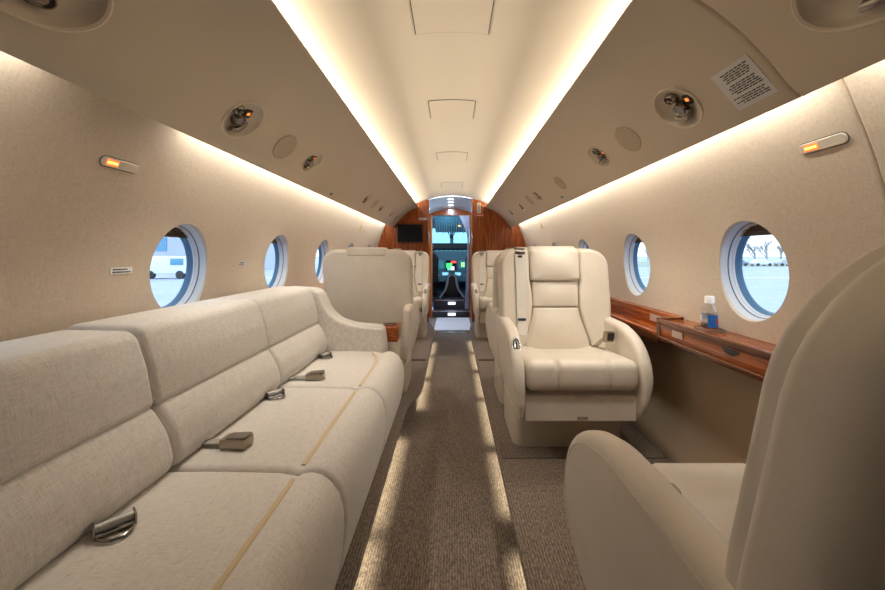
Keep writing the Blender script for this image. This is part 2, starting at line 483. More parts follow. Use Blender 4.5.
# service units / discs: photo pixel on the panel, size
units_r = [(678,108,.078,'p'),(628,139,.066,'d'),(599,157,.066,'p'),(560,183,.060,'d'),(537.5,196,.062,'p'),(529.5,200,.064,'d'),(521,206.5,.055,'p'),(511,212.5,.052,'p')]
units_l = [(243,120,.078,'p'),(285,147,.066,'d'),(312,162,.066,'p'),(366.5,199,.062,'p'),(375,204,.064,'d'),(381.5,208,.055,'p'),(391,214,.052,'p'),(396,218,.050,'d')]
PFL = [(.985,.003),(.97,.010)]
placed = {}
for side, pr, lst in (('r', PR, units_r), ('l', PL, units_l)):
    holes = []; placed[side] = []
    for px, py, r, k in lst:
        y, t = pr.hit(px, py); placed[side].append((y, t, r, k))
        if k == 'p': holes.append((y, t, r*1.2, r, PFL))
    yb = .69
    tb = t_of_x(pr, .762)
    holes.append((yb, tb, .138, .090, [(.99,.003),(.975,.010)])); placed[side].append((yb, tb, .15, 'big'))
    bm = skin(bmesh.new(), pr, Y0, Y1, holes, ns=20, grooves=(.955,) if side == 'r' else (), gd=.006)
    # folded lips of the panel, back towards the coves
    sx = 1 if side == 'r' else -1
    for path in ([(.487,.684),(.490,.692),(.498,.694),(.60,.664),(.66,.648)], [(.876,.394),(.884,.398),(.888,.410),(.872,.442),(.80,.535)]):
        rws = [[bm.verts.new((sx*x, y, z+CZ)) for x, z in path] for y in (Y0, Y1)]
        for i in range(len(path)-1): bm.faces.new((rws[0][i], rws[1][i], rws[1][i+1], rws[0][i+1]))
    bmesh.ops.remove_doubles(bm, verts=bm.verts[:], dist=1e-4)
    struct(obj('trim_1' if side == 'r' else 'trim_2', bm, PANELM, angle=60))
def frame_at(pr, y, t):
    """matrix: local z = into the cabin, local x = along +y of the cabin"""
    p, nn = pr.at(t); z = Vector((-nn.x, 0, -nn.y)); x = Vector((0,1,0)); yv = z.cross(x)
    m = Matrix((x, yv, z)).transposed().to_4x4(); m.translation = Vector((p.x, y, p.y)); return m
def make_psu():
    root = empty('service_unit')
    bm = lathe(bmesh.new(), [(1.06,.0),(1.05,.06),(1.01,.09),(.96,.06),(.93,-.02),(.80,-.16),(.55,-.27),(.25,-.32),(0,-.33)], 40)
    obj('dish', bm, DISH, root)
    bm = bmesh.new(); tube(bm, [(math.cos(a)*.42+.12, math.sin(a)*.42+.18, -.12+.1*math.sin(a)) for a in [R(60+i*15) for i in range(9)]], .13, 10)
    obj('lamp_arm', bm, CHROME, root)
    M = lambda x,y,z: (x+.05, y+.12, z)
    hd = obj('reading_light', lathe(bmesh.new(), [(0,-.40),(.26,-.40),(.28,-.15),(.25,.0),(.22,.0),(.20,-.05),(0,-.05)], 20, M), CHROME, root)
    obj('lens', lathe(bmesh.new(), [(0,-.03),(.19,-.045),(.19,-.07)], 20, M), mat('grey_lens', (.20,.22,.24), .2), hd)
    M2 = lambda x,y,z: (x+.28*1, y-.40, z)
    nz = obj('air_nozzle', lathe(bmesh.new(), [(0,-.4),(.26,-.4),(.27,-.18),(.22,-.05),(.18,-.02),(.16,-.10),(.10,-.10),(.08,.02),(0,.03)], 20, M2), CHROME, root)
    M3 = lambda x,y,z: (x-.02, y-.02, z)
    bm = bmesh.new(); tube(bm, [(.10,-.05,-.15),(.28,-.36,-.13)], .10, 8); obj('joint', bm, CHROME, root)
    bm = bmesh.new(); pad(bm, roundpoly([(-.55,-.42),(-.18,-.42),(-.12,.0),(-.50,.05)], .06), .1, .03, lambda a,b,d: (a, b, -.30+d+.0))
    sp = obj('switch_plate', bm, BLACK, root)
    bm = bmesh.new(); box(bm, -.42,-.28,-.28,-.14,-.20,-.185); obj('indicator', bm, mat('amber_led', (.3,.05,.01), .5, emit=(1,.22,.03), estr=1.5), sp)
    return root
proto = make_psu()
def make_disc():
    bm = lathe(bmesh.new(), [(1.0,-.02),(1.0,.05),(.97,.085),(.92,.09),(.5,.10),(0,.10)], 40)
    return obj('speaker_cover', bm, mat('speaker_cloth', (.44,.375,.28), .9))
dproto = make_disc()
first = {'p': True, 'd': True}
ordn = ['nearest', 'second', 'third', 'fourth', 'fifth']
for side, pr, sd in (('r', PR, 'right'), ('l', PL, 'left')):
    cnt = {'p': 0, 'd': 0}
    for (y, t, r, k) in sorted(placed[side], key=lambda q: q[0]):
        m = frame_at(pr, y, t)
        if k == 'd':
            o = dproto if first['d'] else copy_tree(dproto); first['d'] = False
            o.matrix_world = m @ Matrix.Diagonal((r*1.2, r, r*.7, 1))
            cnt['d'] += 1
            tag(o, 'plain round cream speaker cover, %s of those in the %s overhead panel' % (ordn[cnt['d']-1], sd), 'speaker cover', 'round speaker covers')
        elif k == 'big':
            o = copy_tree(proto)
            sxx, syy = (.15, .095)
            o.matrix_world = m @ Matrix.Diagonal((.138, .090, .10, 1))
            tag(o, 'large oval recessed light and air unit cut by the top %s corner of the photo' % sd, 'light unit', 'overhead light and air units')
        else:
            o = proto if first['p'] else copy_tree(proto); first['p'] = False
            o.matrix_world = m @ Matrix.Diagonal((r*1.2, r, r, 1)) @ Matrix.Rotation(R(200 if side == 'l' else -20), 4, 'Z')
            cnt['p'] += 1
            tag(o, 'round dish with chrome reading light, %s such unit along the %s overhead panel' % (ordn[cnt['p']-1], sd), 'light unit', 'overhead light and air units')

# small sensors on the panels
for nm, pr, px, py, s, m, lb in (('sensor', PL, 331,194,.014, mat('dark_red', (.12,.02,.02), .3), 'tiny dark square sensor near the lower edge of the left overhead panel'),
                         ('marker', PR, 562,197,.014, mat('teal_marker', (.02,.16,.14), .3), 'tiny green marker on the lower edge of the right overhead panel')):
    y, t = pr.hit(px, py); bm = bbox(-s*1.3, s*1.3, -s*.6, s*.6, 0, .004, .001)
    o = obj(nm, bm, m); o.matrix_world = frame_at(pr, y, t); tag(o, lb, 'sensor')

# ---------------------------------------------------------------- placards and warning lamps
def placard(pr, px, py, w, h, lines, m, ink, lb, name='placard', rot=0, seed=1, two=None, cat='placard'):
    y, t = pr.hit(px, py)
    root = obj(name, bbox(-w/2, w/2, -h/2, h/2, .0005, .0025), m, smooth=False)
    root.matrix_world = frame_at(pr, y, t) @ Matrix.Rotation(R(rot), 4, 'Z')
    rnd = random.Random(seed); bm = bmesh.new(); lh = h*.82/lines
    for i in range(lines):
        if lines > 8 and i in (4, 10): continue
        yy = h*.41-lh*(i+.5); x = -w*.42+rnd.random()*w*.1; end = w*.42-rnd.random()*w*.2
        while x < end:
            ww = w*(.05+.10*rnd.random()); box(bm, x, min(x+ww, end+.001), yy-lh*.27, yy+lh*.27, .0025, .0029); x += ww+w*.022
    obj('lettering', bm, ink, root, smooth=False)
    return tag(root, lb, cat)
placard(PR, 743, 83.5, .135, .128, 16, PLAC, INK, 'grey placard full of small printed lines on the right overhead panel', rot=0)
placard(WL, 121, 271, .085, .022, 2, mat('placard_bright', (.82,.84,.86), .5), INK, 'narrow white placard with two printed lines on the left wall behind the window nearest us')
placard(WL, 242, 263.5, .078, .020, 2, mat('placard_silver', (.62,.63,.65), .5), INK, 'narrow grey placard on the left wall between the first two windows', seed=3)
def warn_lamp(pr, px, py, lb, flip):
    y, t = pr.hit(px, py); root = empty('warning_lamp'); root.matrix_world = frame_at(pr, y, t)
    bm = bmesh.new(); w, h = .068, .0150
    pad(bm, roundpoly([(-w,-h),(w,-h),(w,h),(-w,h)], h*.98, 8), .006, .003, lambda a,b,d: (a,b,d), rb=0)
    hs = obj('housing', bm, mat('lamp_housing', (.62,.56,.47), .45), root)
    bm = bmesh.new(); x0 = .010 if flip else -.052; box(bm, x0, x0+.040, -.0085, .0085, .0055, .0066)
    obj('lit_window', bm, mat('amber_lit', (.4,.05,.01), .5, emit=(1,.10,.01), estr=3), hs)
    bm = bmesh.new()
    for i in range(4): box(bm, x0+.004+i*.009, x0+.010+i*.009, -.003, .003, .0065, .0072)
    obj('lettering', bm, mat('amber_letters', (.8,.5,.1), .5, emit=(1,.40,.10), estr=4), hs)
    bm = bmesh.new(); tube(bm, [(math.cos(a)*1.0*(h+.001)+(w-h)*(1 if math.cos(a) > 0 else -1), math.sin(a)*(h+.001), .001) for a in [2*PI*(i+.5)/24 for i in range(24)]], .0012, 6, True)
    obj('outline', bm, GAP, root)
    return tag(root, lb, 'lamp')
warn_lamp(WL, 120, 164.5, 'pill-shaped warning lamp glowing orange on the left wall below the cove', 0)
warn_lamp(WR, 823, 144, 'pill-shaped warning lamp glowing orange on the right wall above the nearest window', 1)
for pr, px, py, lb in ((WL, 361, 228, 'small cream switch high on the far left wall'), (WR, 541, 225.5, 'small cream switch high on the far right wall')):
    y, t = pr.hit(px, py); o = obj('wall_switch', bbox(-.03,.03,-.03,.03,0,.012,.004), mat('gold_plate', (.75,.6,.35), .4)); o.matrix_world = frame_at(pr, y, t); tag(o, lb, 'switch')

# ---------------------------------------------------------------- floors
FZ = -.17
bm = bmesh.new(); box(bm, -.55, .55, Y0, 7.02, FZ-.05, FZ); struct(obj('floor', bm, CARPET, smooth=False))
def platform(name, pts):
    # pts: inner edge (x, y) from near to far; outer edge at the wall
    sx = 1 if pts[0][0] > 0 else -1
    bm = bmesh.new(); prof = [(.045,FZ-.01),(.045,-.035),(.012,-.030),(.0,-.018),(.0,-.008),(.008,0),(.03,.0)]
    rows = []
    for x, y in pts: rows.append([bm.verts.new((x+sx*d, y, z)) for d, z in prof]+[bm.verts.new((sx*1.12, y, 0)), bm.verts.new((sx*1.12, y, FZ-.01))])
    for a, b in zip(rows, rows[1:]):
        for i in range(len(a)-1): bm.faces.new((a[i], a[i+1], b[i+1], b[i]))
    bm.faces.new(rows[0]); bm.faces.new(rows[-1][::-1])
    return struct(obj(name, bm, CARPET, angle=50))
platform('floor_right', [(.228,Y0),(.228,5.0),(.245,5.2),(.275,5.45),(.305,5.6)])
left = [(-.297,Y0),(-.297,2.42)]+[(-.297+.075*(.5-.5*math.cos(PI*i/8)), 2.42+.42*i/8) for i in range(1,9)]+[(-.222,5.0),(-.25,5.2),(-.30,5.45),(-.35,5.6)]
platform('floor_left', left)
for i, (sx, y, x0) in enumerate(((1,1.86,.245),(1,3.58,.245),(-1,3.58,.24))):
    bm = bmesh.new(); box(bm, sx*x0, sx*1.05, y-.004, y+.004, .0003, .0015)
    struct(obj('trim_%d' % (10+i), bm, GAP, smooth=False))
for sx in (1, -1):   # seat tracks seen beside the far chairs
    o = obj('trim_%d' % (14+(sx > 0)), bbox(min(sx*.25, sx*.40), max(sx*.25, sx*.40), 3.56, 3.60, .0005, .006), GAP, smooth=False); struct(o)

# ---------------------------------------------------------------- right ledge
def ledge(name, sx, y0, y1, top=-.305, x_in=.985, lb='', bott=-.402, slot=None):
    root = empty(name, (sx*1.05, (y0+y1)/2, CZ+top)); tag(root, lb, 'ledge')
    yc = (y0+y1)/2
    def M(a, b, d): return (sx*a-sx*1.05, y0+d-yc, b-top)
    bm = bmesh.new(); pad(bm, roundpoly([(x_in,top-.006),(1.125,top-.006),(1.125,top-.022),(x_in,top-.022)], .004, 2), y1-y0, .002, M); obj('shelf_top', bm, WOODH, root)
    bm = bmesh.new(); pad(bm, roundpoly([(x_in-.006,top),(x_in+.008,top),(x_in+.008,top-.024),(x_in-.006,top-.024)], .005, 3), y1-y0, .002, M); obj('edge_rail', bm, WOODD, root)
    bm = bmesh.new(); pad(bm, roundpoly([(x_in,top-.024),(1.12,top-.024),(1.12,bott),(x_in+.006,bott)], .004, 2), y1-y0, .002, M); obj('front_board', bm, WOODH, root)
    bm = bmesh.new(); pad(bm, roundpoly([(x_in-.008,bott+.016),(x_in+.02,bott+.016),(x_in+.02,bott-.006),(x_in-.004,bott-.006)], .005, 3), y1-y0, .002, M); obj('bottom_rail', bm, WOODD, root)
    return root
L1 = ledge('side_ledge', 1, .05, 1.80, lb='glossy red-brown wooden ledge along the right wall carrying the water bottle')
def finger_slot(root, y, w=.13):
    bm = bmesh.new(); pts = [(-w/2,0),(w/2,0),(w*.3,-.016),(w*.1,-.024),(-w*.1,-.024),(-w*.3,-.016)]
    c = root.location
    vs = [[bm.verts.new((x-c.x, y+a-c.y, CZ-.335+b-c.z)) for a, b in pts] for x in (.9835,.9875)]
    bm.faces.new(vs[0]); bm.faces.new(vs[1][::-1])
    for i in range(6): bm.faces.new((vs[0][i], vs[0][(i+1) % 6], vs[1][(i+1) % 6], vs[1][i]))
    obj('finger_slot', bm, BLACK, root, smooth=False)
finger_slot(L1, 1.345, .10)
def sticker(root, y, w, z=-.353, h=.028):
    c = root.location; o = obj('label_plate', bbox(.9825-c.x, .9845-c.x, y-w/2-c.y, y+w/2-c.y, CZ+z-h/2-c.z, CZ+z+h/2-c.z), mat('pale_plate', (.50,.36,.30), .3), root, smooth=False)
sticker(L1, 1.66, .075)
# cup holder ring
bm = bmesh.new(); tube(bm, [(1.047+.045*math.cos(a)-L1.location.x, 1.545+.062*math.sin(a)-L1.location.y, .001) for a in [2*PI*i/32 for i in range(32)]], .005, 8, True, .4)
obj('cup_holder_ring', bm, BLACK, L1)
# lower tray section behind it
T = tag(empty('side_tray', (1.05, 2.3, CZ-.38)), 'lower glossy wooden tray section of the right wall beside the facing armchair', 'ledge')
def TT(x0,x1,y0,y1,z0,z1,b=.003): return bbox(x0-1.05,x1-1.05,y0-2.3,y1-2.3,z0+.38,z1+.38,b)
obj('shelf_top', TT(.985,1.115,1.83,2.8,-.392,-.378), WOODH, T)
obj('front_board', TT(.99,1.11,1.83,2.8,-.43,-.392), WOODD, T)
obj('back_board', TT(1.075,1.115,1.83,2.8,-.378,-.300), WOODH, T)
bm = bmesh.new()
vs = [[bm.verts.new((x-1.05, y-2.3, z+.38)) for x, z in ((.985,-.40),(1.10,-.40),(1.10,-.300),(.985,-.305))] for y in (1.803,1.83)]
for f in (vs[0], vs[1][::-1]): bm.faces.new(f)
for i in range(4): bm.faces.new((vs[0][i], vs[0][(i+1) % 4], vs[1][(i+1) % 4], vs[1][i]))
obj('end_panel', bm, WOODD, T, smooth=False)
o = obj('label_plate', TT(1.073,1.0755,1.95,2.06,-.358,-.322,0), mat('pale_plate', (.50,.36,.30), .3), T, smooth=False)
ledge('side_ledge', 1, 2.82, 5.58, lb='wooden ledge along the far right wall behind the armchairs')
ledge('side_ledge', -1, 2.46, 5.58, lb='wooden ledge along the far left wall past the sofa arm')

# ---------------------------------------------------------------- water bottle
B = tag(empty('water_bottle', (1.047, 1.545, CZ-.303)), 'small clear plastic water bottle with white cap and blue label on the wooden ledge', 'bottle')
obj('bottle_body', lathe(bmesh.new(), [(0,0),(.024,0),(.027,.004),(.0275,.03),(.0275,.062),(.026,.072),(.020,.084),(.0125,.093),(.012,.100)], 32), BOTTLE, B)
obj('water', lathe(bmesh.new(), [(0,.002),(.024,.003),(.0262,.006),(.0262,.022),(0,.022)], 28), mat('water_dark', (.16,.11,.09), .1), B)
bm = bmesh.new(); rs = []
for z in (.008,.052): rs.append([bm.verts.new((.0279*math.cos(a), .0279*math.sin(a), z)) for a in [R(225+i*7) for i in range(12)]])
for i in range(11): bm.faces.new((rs[0][i], rs[0][i+1], rs[1][i+1], rs[1][i]))
lbm = obj('bottle_label', bm, mat('blue_label', (.02,.17,.60), .35), B)
bm = bmesh.new(); rs = []
for z in (.022,.040): rs.append([bm.verts.new((.0283*math.cos(a), .0283*math.sin(a), z)) for a in [R(280+i*5) for i in range(5)]])
for i in range(4): bm.faces.new((rs[0][i], rs[0][i+1], rs[1][i+1], rs[1][i]))
obj('label_mark', bm, mat('label_red', (.55,.05,.10), .4), lbm)
bm = bmesh.new(); rs = []
for z in (.030,.052): rs.append([bm.verts.new((.0279*math.cos(a), .0279*math.sin(a), z)) for a in [R(309+i*12) for i in range(20)]])
for i in range(19): bm.faces.new((rs[0][i], rs[0][i+1], rs[1][i+1], rs[1][i]))
obj('label_band', bm, mat('white_band', (.75,.75,.78), .35), B)
obj('cap', lathe(bmesh.new(), [(0,.120),(.014,.120),(.0155,.118),(.0158,.099),(.0165,.097),(.0165,.094),(0,.094)], 28), mat('white_cap', (.85,.85,.85), .35), B)

B.scale = (1.1,1.1,1.1)
# ---------------------------------------------------------------- sofa
SOFA = tag(empty('sofa', (-.65, 1.32, 0)), 'long greige linen three-seat sofa along the left wall', 'sofa')
def SM(x, z, y): return (x+.65, y-1.32, z)
ys = [.367, 1.02, 1.65, 2.27]
for i in range(3):
    y0, y1 = ys[i]+.003, ys[i+1]-.003
    sec = [(-.80,.17),(-.80,.415),(-.74,.424),(-.60,.425),(-.45,.421),(-.415,.414),(-.405,.4135),(-.395,.420),(-.37,.4235),(-.345,.418),(-.32,.400),(-.298,.37),(-.286,.33),(-.283,.28),(-.288,.22),(-.300,.15),(-.312,.11),(-.34,.10)]
    bm = bmesh.new(); pad(bm, [Vector(p) for p in sec], y1-y0, .018, lambda a,b,d: SM(a, b, y0+d))
    cu = obj('seat_cushion', bm, LINEN, SOFA, angle=50)
    bm = bmesh.new()
    e0, e1 = y0+.03, y1-.03
    pts = [SM(-.413,.4135, e0+(e1-e0)*k/8) for k in range(9)]
    if i == 2: pts = [SM(-.408,.4155,y0+.03+k*.06) for k in range(7)]+[SM(-.413,.417,2.09),SM(-.43,.422,2.15),SM(-.46,.426,2.20)]
    tube(bm, pts, .0075, 8, False, .55); obj('welt', bm, WELT, cu)
    # lower back cushion
    low = roundpoly([(-.97,.41),(-.752,.418),(-.732,.455),(-.752,.53),(-.795,.598),(-.97,.612)], [.02,.03,.05,.12,.045,.02], 5)
    bm = bmesh.new(); pad(bm, low, y1-y0, .022, lambda a,b,d: SM(a, b, y0+d)); obj('lower_back_cushion', bm, LINEN, SOFA, angle=50)
    tz = .806 if i else .797
    sh = .0 if i < 2 else .0
    up = roundpoly([(-1.06,.60),(-.788,.588),(-.808,.70),(-.840,tz),(-1.06,tz+.004)], [.02,.018,.2,.045,.04], 6)
    bm = bmesh.new(); pad(bm, up, y1-y0, .018, lambda a,b,d: SM(a, b, y0+d)); obj('upper_back_cushion', bm, LINEN, SOFA, angle=50)
obj('sofa_base', bbox(-1.03+.65, -.35+.65, .37-1.32, 2.3-1.32, .0, .17, .006), LINEN, SOFA)
# far arm
arm = roundpoly([(-1.04,.14),(-1.04,.80),(-.84,.79),(-.80,.765),(-.755,.66),(-.69,.60),(-.60,.572),(-.42,.555),(-.405,.44),(-.40,.14)], [.02,.04,.06,.05,.15,.15,.1,.035,.2,.02], 6)
bm = bmesh.new(); pad(bm, arm, .14, .016, lambda a,b,d: SM(a, b, 2.275+d)); obj('sofa_arm', bm, LINEN, SOFA, angle=50)

# belts lying on the sofa
def belt(name, x, y, rz, kind, lb):
    root = tag(empty(name, (x, y, .424), R(rz)), lb, 'seat belt', 'seat belts lying on the sofa')
    bm = bmesh.new()
    if kind == 'buckle':
        ribbon(bm, [(-.150,.0,-.006),(-.12,.0,.004),(-.08,.0,.012),(-.045,.0,.014),(-.02,0,.016)], .030, .003, (0,1,0)); obj('webbing', bm, WEBG, root)
        bm = bmesh.new(); rbox(bm, (.012,0,.017), (.078,.050,.030), .005, (8,6,6), lambda p: (p.x, p.y*(1+1.5*p.x), p.z)); bk = obj('buckle', bm, BRONZE, root)
        bm = bmesh.new(); rbox(bm, (.020,0,.0345), (.060,.040,.004), .0015, (4,4,2), lambda p: (p.x, p.y, p.z+.06*p.x)); obj('release_flap', bm, CHROME, bk)
    else:
        ribbon(bm, [(-.11,0,-.010),(-.08,0,.006),(-.05,0,.012),(-.035,0,.02)], .032, .003, (0,1,0)); obj('webbing', bm, WEBG, root)
        bm = bmesh.new(); tube(bm, [(-.024,-.038,.020),(-.024,.038,.020)], .0125, 12)
        rl = obj('roller', bm, mat('roller_satin', (.50,.50,.50), .4, .6), root)
        bm = bmesh.new()
        for s in (-1, 1): rbox(bm, (-.022, s*.041, .018), (.040,.006,.030), .002, (3,2,3))
        tube(bm, [(-.040,-.04,.008),(-.040,.04,.008)], .004, 8)
        obj('bracket', bm, CHROME, root)
        bm = bmesh.new(); tube(bm, [(-.004,-.040,.008),(.014,-.030,.008),(.032,-.012,.008),(.034,.012,.008),(.016,.030,.008),(-.004,.040,.008)], .0045, 8, True)
        obj('latch_tongue', bm, CHROME, root)
        root.scale = (.80,.80,.80)
    return root
belt('belt_latch', -.690,.78, -42, 'l', 'belt latch with pale roller, lying at the bottom left on the nearest sofa cushion')
belt('belt_buckle', -.655,1.135, -4, 'buckle', 'brown metal belt buckle on the middle sofa cushion, larger of the two buckles')
belt('belt_latch', -.700,1.52, -35, 'l', 'open chrome belt latch on the far part of the middle sofa cushion')
belt('belt_buckle', -.640,1.745, 4, 'buckle', 'brown metal belt buckle on the near part of the far sofa cushion')
belt('belt_latch', -.690,2.10, -30, 'l', 'small chrome belt latch at the far end of the sofa against the arm')

# wooden cup box between sofa arm and chair
CB = tag(empty('cup_console', (-.405, 2.50, 0)), 'small wooden cup holder console just behind the end arm of the sofa', 'console')
obj('console_body', bbox(-.055,.055,-.075,.075,0,.44,.004), CREAM2, CB)
obj('wooden_top', bbox(-.060,.060,-.080,.080,.44,.535,.006), WOODH, CB)
bm = lathe(bmesh.new(), [(.045,.534),(.045,.539),(.038,.540),(.037,.5365),(0,.5362)], 24); obj('cup_ring', bm, WOODD, CB)

# ---------------------------------------------------------------- armchairs
BO, SL, RC, AH, RB = 0.0, .17, .105, 0.0, .03
def back_y(z): return .205+BO+(z-.4)*SL
def BM_(x, z, d): return (x, back_y(z)-d, z)
def make_chair(ms, labels=None):
    """armchair facing -y; ms = -1 puts belt and control on the -x side"""
    root = empty('armchair')
    # plinth
    bm = bmesh.new(); pad(bm, roundpoly([(-.285,-.11),(.285,-.11),(.285,.30),(-.285,.30)], .05), .205, .006, lambda a,b,d: (a,b,d+.0), rb=.002)
    obj('plinth', bm, CREAM2, root)
    # tub between plinth and cushion
    obj('seat_box', bbox(-.268,.268,-.27,.19,.205,.352,.006), CREAM2, root)
    bm = bmesh.new(); pad(bm, roundpoly([(-.262,.212),(.262,.212),(.262,.335),(-.262,.335)], .008), .028, .006, lambda a,b,d: (a,-.270-d,b), rb=0)
    dr = obj('drawer_front', bm, CREAM, root)
    bm = bmesh.new(); pts = [(-.045,.3345),(.045,.3345),(.030,.326),(.012,.321),(-.012,.321),(-.030,.326)]
    pad(bm, [Vector(p) for p in pts], .004, .001, lambda a,b,d: (a+.01,-.2965-d,b), rb=0, seg=2); obj('drawer_pull', bm, CREAM2, dr)
    bm = bmesh.new(); tube(bm, [(.01+a,-.3005,b) for a, b in [(-.045,.334),(-.030,.325),(-.012,.3205),(.012,.3205),(.030,.325),(.045,.334)]], .0012, 6); obj('pull_edge', bm, STITCH, dr)
    obj('drawer_plate', bbox(-.018,.032,-.2995,-.2975,.222,.236), mat('drawer_tag', (.34,.25,.19), .5), dr, smooth=False)
    # seat cushion
    def dp(p):
        x, y, z = p; top = z > .0
        g = 0
        ff = max(0, min(1, (-y-.05)/.10))           # front third
        for xs in (-.115, .125): g += .015*math.exp(-((x-xs)/.007)**2)*ff
        # side bolsters raised, centre well
        wx = .145-.05*max(0, min(1, (-y)/.22))
        sd = 1/(1+math.exp(-(abs(x)-wx)/.012))
        up = (.016*sd if y > -.17 else .016*(1-max(0, min(1, (-y-.17)/.05))) * sd+.014*max(0, min(1, (-y-.17)/.05)))
        up = max(up, .016*max(0, min(1, (-y-.13)/.06)))
        if top: z += up-(y+.27)*.075-g*(.9)
        if y < -.2: y = y+g*.8-.012*math.cos(min(1, abs(z)/.09)*PI/2)
        return (x, y, z)
    bm = bmesh.new(); rbox(bm, (0,-.072,.425), (.53,.51,.130), .040, (64,40,8), dp)
    obj('seat_cushion', bm, CREAM, root, angle=80)
    # arms
    prof = [(.30+BO,.215),(.345+BO,.26),(.345+BO,.60+AH),(.32+BO,.635+AH),(.10,.637+AH),(-.08,.632+AH),(-.195,.604+AH),(-.275,.555+AH),(-.328,.480+AH),(-.345,.395),(-.335,.300),(-.305,.232),(-.26,.212)]
    po = roundpoly(prof, [.03,.03,.04,.04,.3,.3,.3,.25,.2,.2,.15,.08,.05], 5)
    for s in (-1, 1):
        bm = bmesh.new()
        def AM(a, b, d, s=s):
            fl = .0
            k = 1-.62*max(0, min(1, (.43-b)/.20))**1.4
            return (s*(.266+d*k), a, b)
        pad(bm, po, .062, .024, AM, seg=5); am = obj('arm', bm, CREAM, root, angle=60)
        bm = bmesh.new(); q = inset([Vector(p) for p in po] if area2(po) > 0 else [Vector(p) for p in po][::-1], .024)
        q = [p for p in q if not (p.y < .28 and p.x > -.25)]
        # start the open path at the gap
        k0 = max(range(len(q)), key=lambda i: (q[i]-q[i-1]).length); q = q[k0:]+q[:k0]
        tube(bm, [AM(p.x, p.y, .0622) for p in q], .0013, 6); obj('stitching', bm, STITCH, am)
        if s == ms:
            pl = empty('x'); bpy.data.objects.remove(pl)
            bm = bmesh.new(); C0 = Vector((s*.297, -.258, .563+AH)); tn = Vector((0,-.62,-.78)).normalized(); nn = Vector((0,-.78,.62)).normalized()
            def OM(a, b, d): return C0+Vector((1,0,0))*a+tn*b+nn*(d-.004)
            ov = [Vector((.0215*math.cos(t), .042*math.sin(t))) for t in [2*PI*i/28 for i in range(28)]]
            pad(bm, ov, .007, .003, OM, rb=0); ct = obj('arm_control', bm, STEEL, root)
            bm = bmesh.new(); pad(bm, [p*.78 for p in ov], .0085, .001, OM, rb=0); obj('control_recess', bm, BLACK, ct)
            bm = bmesh.new(); tube(bm, [OM(-.007,.020,.008),OM(-.007,-.008,.012),OM(0,-.017,.013),OM(.007,-.008,.012),OM(.007,.020,.008)], .0035, 8); obj('lever', bm, STEEL, ct)
    # outer shell
    sh = roundpoly([(-.275,.20),(.275,.20),(.318,.50),(.326,.70),(.322,1.030),(0,1.036),(-.322,1.030),(-.326,.70),(-.318,.50)], [.03,.03,.3,.3,RC,2,RC,.3,.3], 8)
    bm = bmesh.new(); pad(bm, sh, .055+RB, .022, BM_, rb=RB, seg=7); obj('back_shell', bm, CREAM, root, angle=60)
    # back panel seam and headrest flap on the rear face
    bm = bmesh.new(); pad(bm, roundpoly([(-.14,.985),(.14,.985),(.14,1.046),(-.14,1.046)], [.012,.012,.02,.02]), .115, .010, lambda a,b,d: BM_(a,b,-.007+d)); obj('headrest_flap', bm, CREAM, root)
    bm = bmesh.new(); tube(bm, [BM_(x, .50+.0*x, .0015) for x in [-.27+.54*i/8 for i in range(9)]], .0020, 6); obj('rear_seam', bm, CREAM2, root)
    # wings
    for s in (-1, 1):
        RW = min(RC, .15)-.008; arc = [(s*(.316-RW+RW*math.cos(t)), 1.024-RW+RW*math.sin(t)) for t in [PI/2*q/8 for q in range(9)]]
        w = roundpoly([(s*.30,.44),(s*.310,.58),(s*.317,.70)]+arc+[(s*.150,1.028),(s*.150,.845),(s*.139,.78),(s*.137,.70),(s*.150,.62),(s*.175,.54),(s*.195,.47),(s*.20,.44)], [.03,.2,.2]+[0]*9+[.028,.05,.1,.15,.2,.2,.1,.03], 6)
        bm = bmesh.new(); pad(bm, w, .097, .018, lambda a,b,d: BM_(a,b,d+.045), rb=.004, seg=5); obj('side_wing', bm, CREAM, root, angle=60)
    bm = bmesh.new(); pad(bm, roundpoly([(-.143,.843),(.143,.843),(.148,.94),(.146,1.034),(-.146,1.034),(-.148,.94)], [.014,.014,.2,.025,.025,.2]), .105, .024, lambda a,b,d: BM_(a,b,d+.045), crown=.014, rb=.004, seg=5)
    obj('headrest', bm, CREAM, root, angle=60)
    bm = bmesh.new(); pad(bm, roundpoly([(-.133,.692),(.133,.692),(.136,.838),(-.136,.838)], .010), .081, .012, lambda a,b,d: BM_(a,b,d+.045), crown=.010, rb=.004); obj('upper_back_pad', bm, CREAM, root, angle=60)
    bm = bmesh.new(); pad(bm, roundpoly([(-.192,.44),(.192,.44),(.186,.50),(.160,.58),(.140,.64),(.132,.688),(-.132,.688),(-.140,.64),(-.160,.58),(-.186,.50)], [.01,.01,.1,.2,.1,.01,.01,.1,.2,.1]), .079, .014, lambda a,b,d: BM_(a,b,d+.045), crown=.018, rb=.004); obj('lower_back_pad', bm, CREAM, root, angle=60)
    # shoulder belt
    bm = bmesh.new(); sx = ms*.205
    def sp(z, d): return BM_(sx, z, d)
    ribbon(bm, [sp(1.030,.120),sp(1.022,.142),sp(.98,.150),sp(.85,.150),sp(.72,.150),sp(.60,.152),sp(.54,.158),(sx,-.02+.10,.50)], .054, .003, (1,0,0))
    sb = obj('shoulder_belt', bm, WEB, root, smooth=False)
    bm = bmesh.new(); rbox(bm, sp(1.030,.128), (.060,.030,.022), .005, (4,4,3)); g = obj('belt_guide', bm, BRONZE, sb)
    bm = bmesh.new(); rbox(bm, sp(1.008,.153), (.060,.008,.014), .003, (4,2,3)); rbox(bm, sp(.985,.1535), (.026,.006,.014), .0025, (4,2,3)); obj('belt_clip', bm, CHROME, sb)
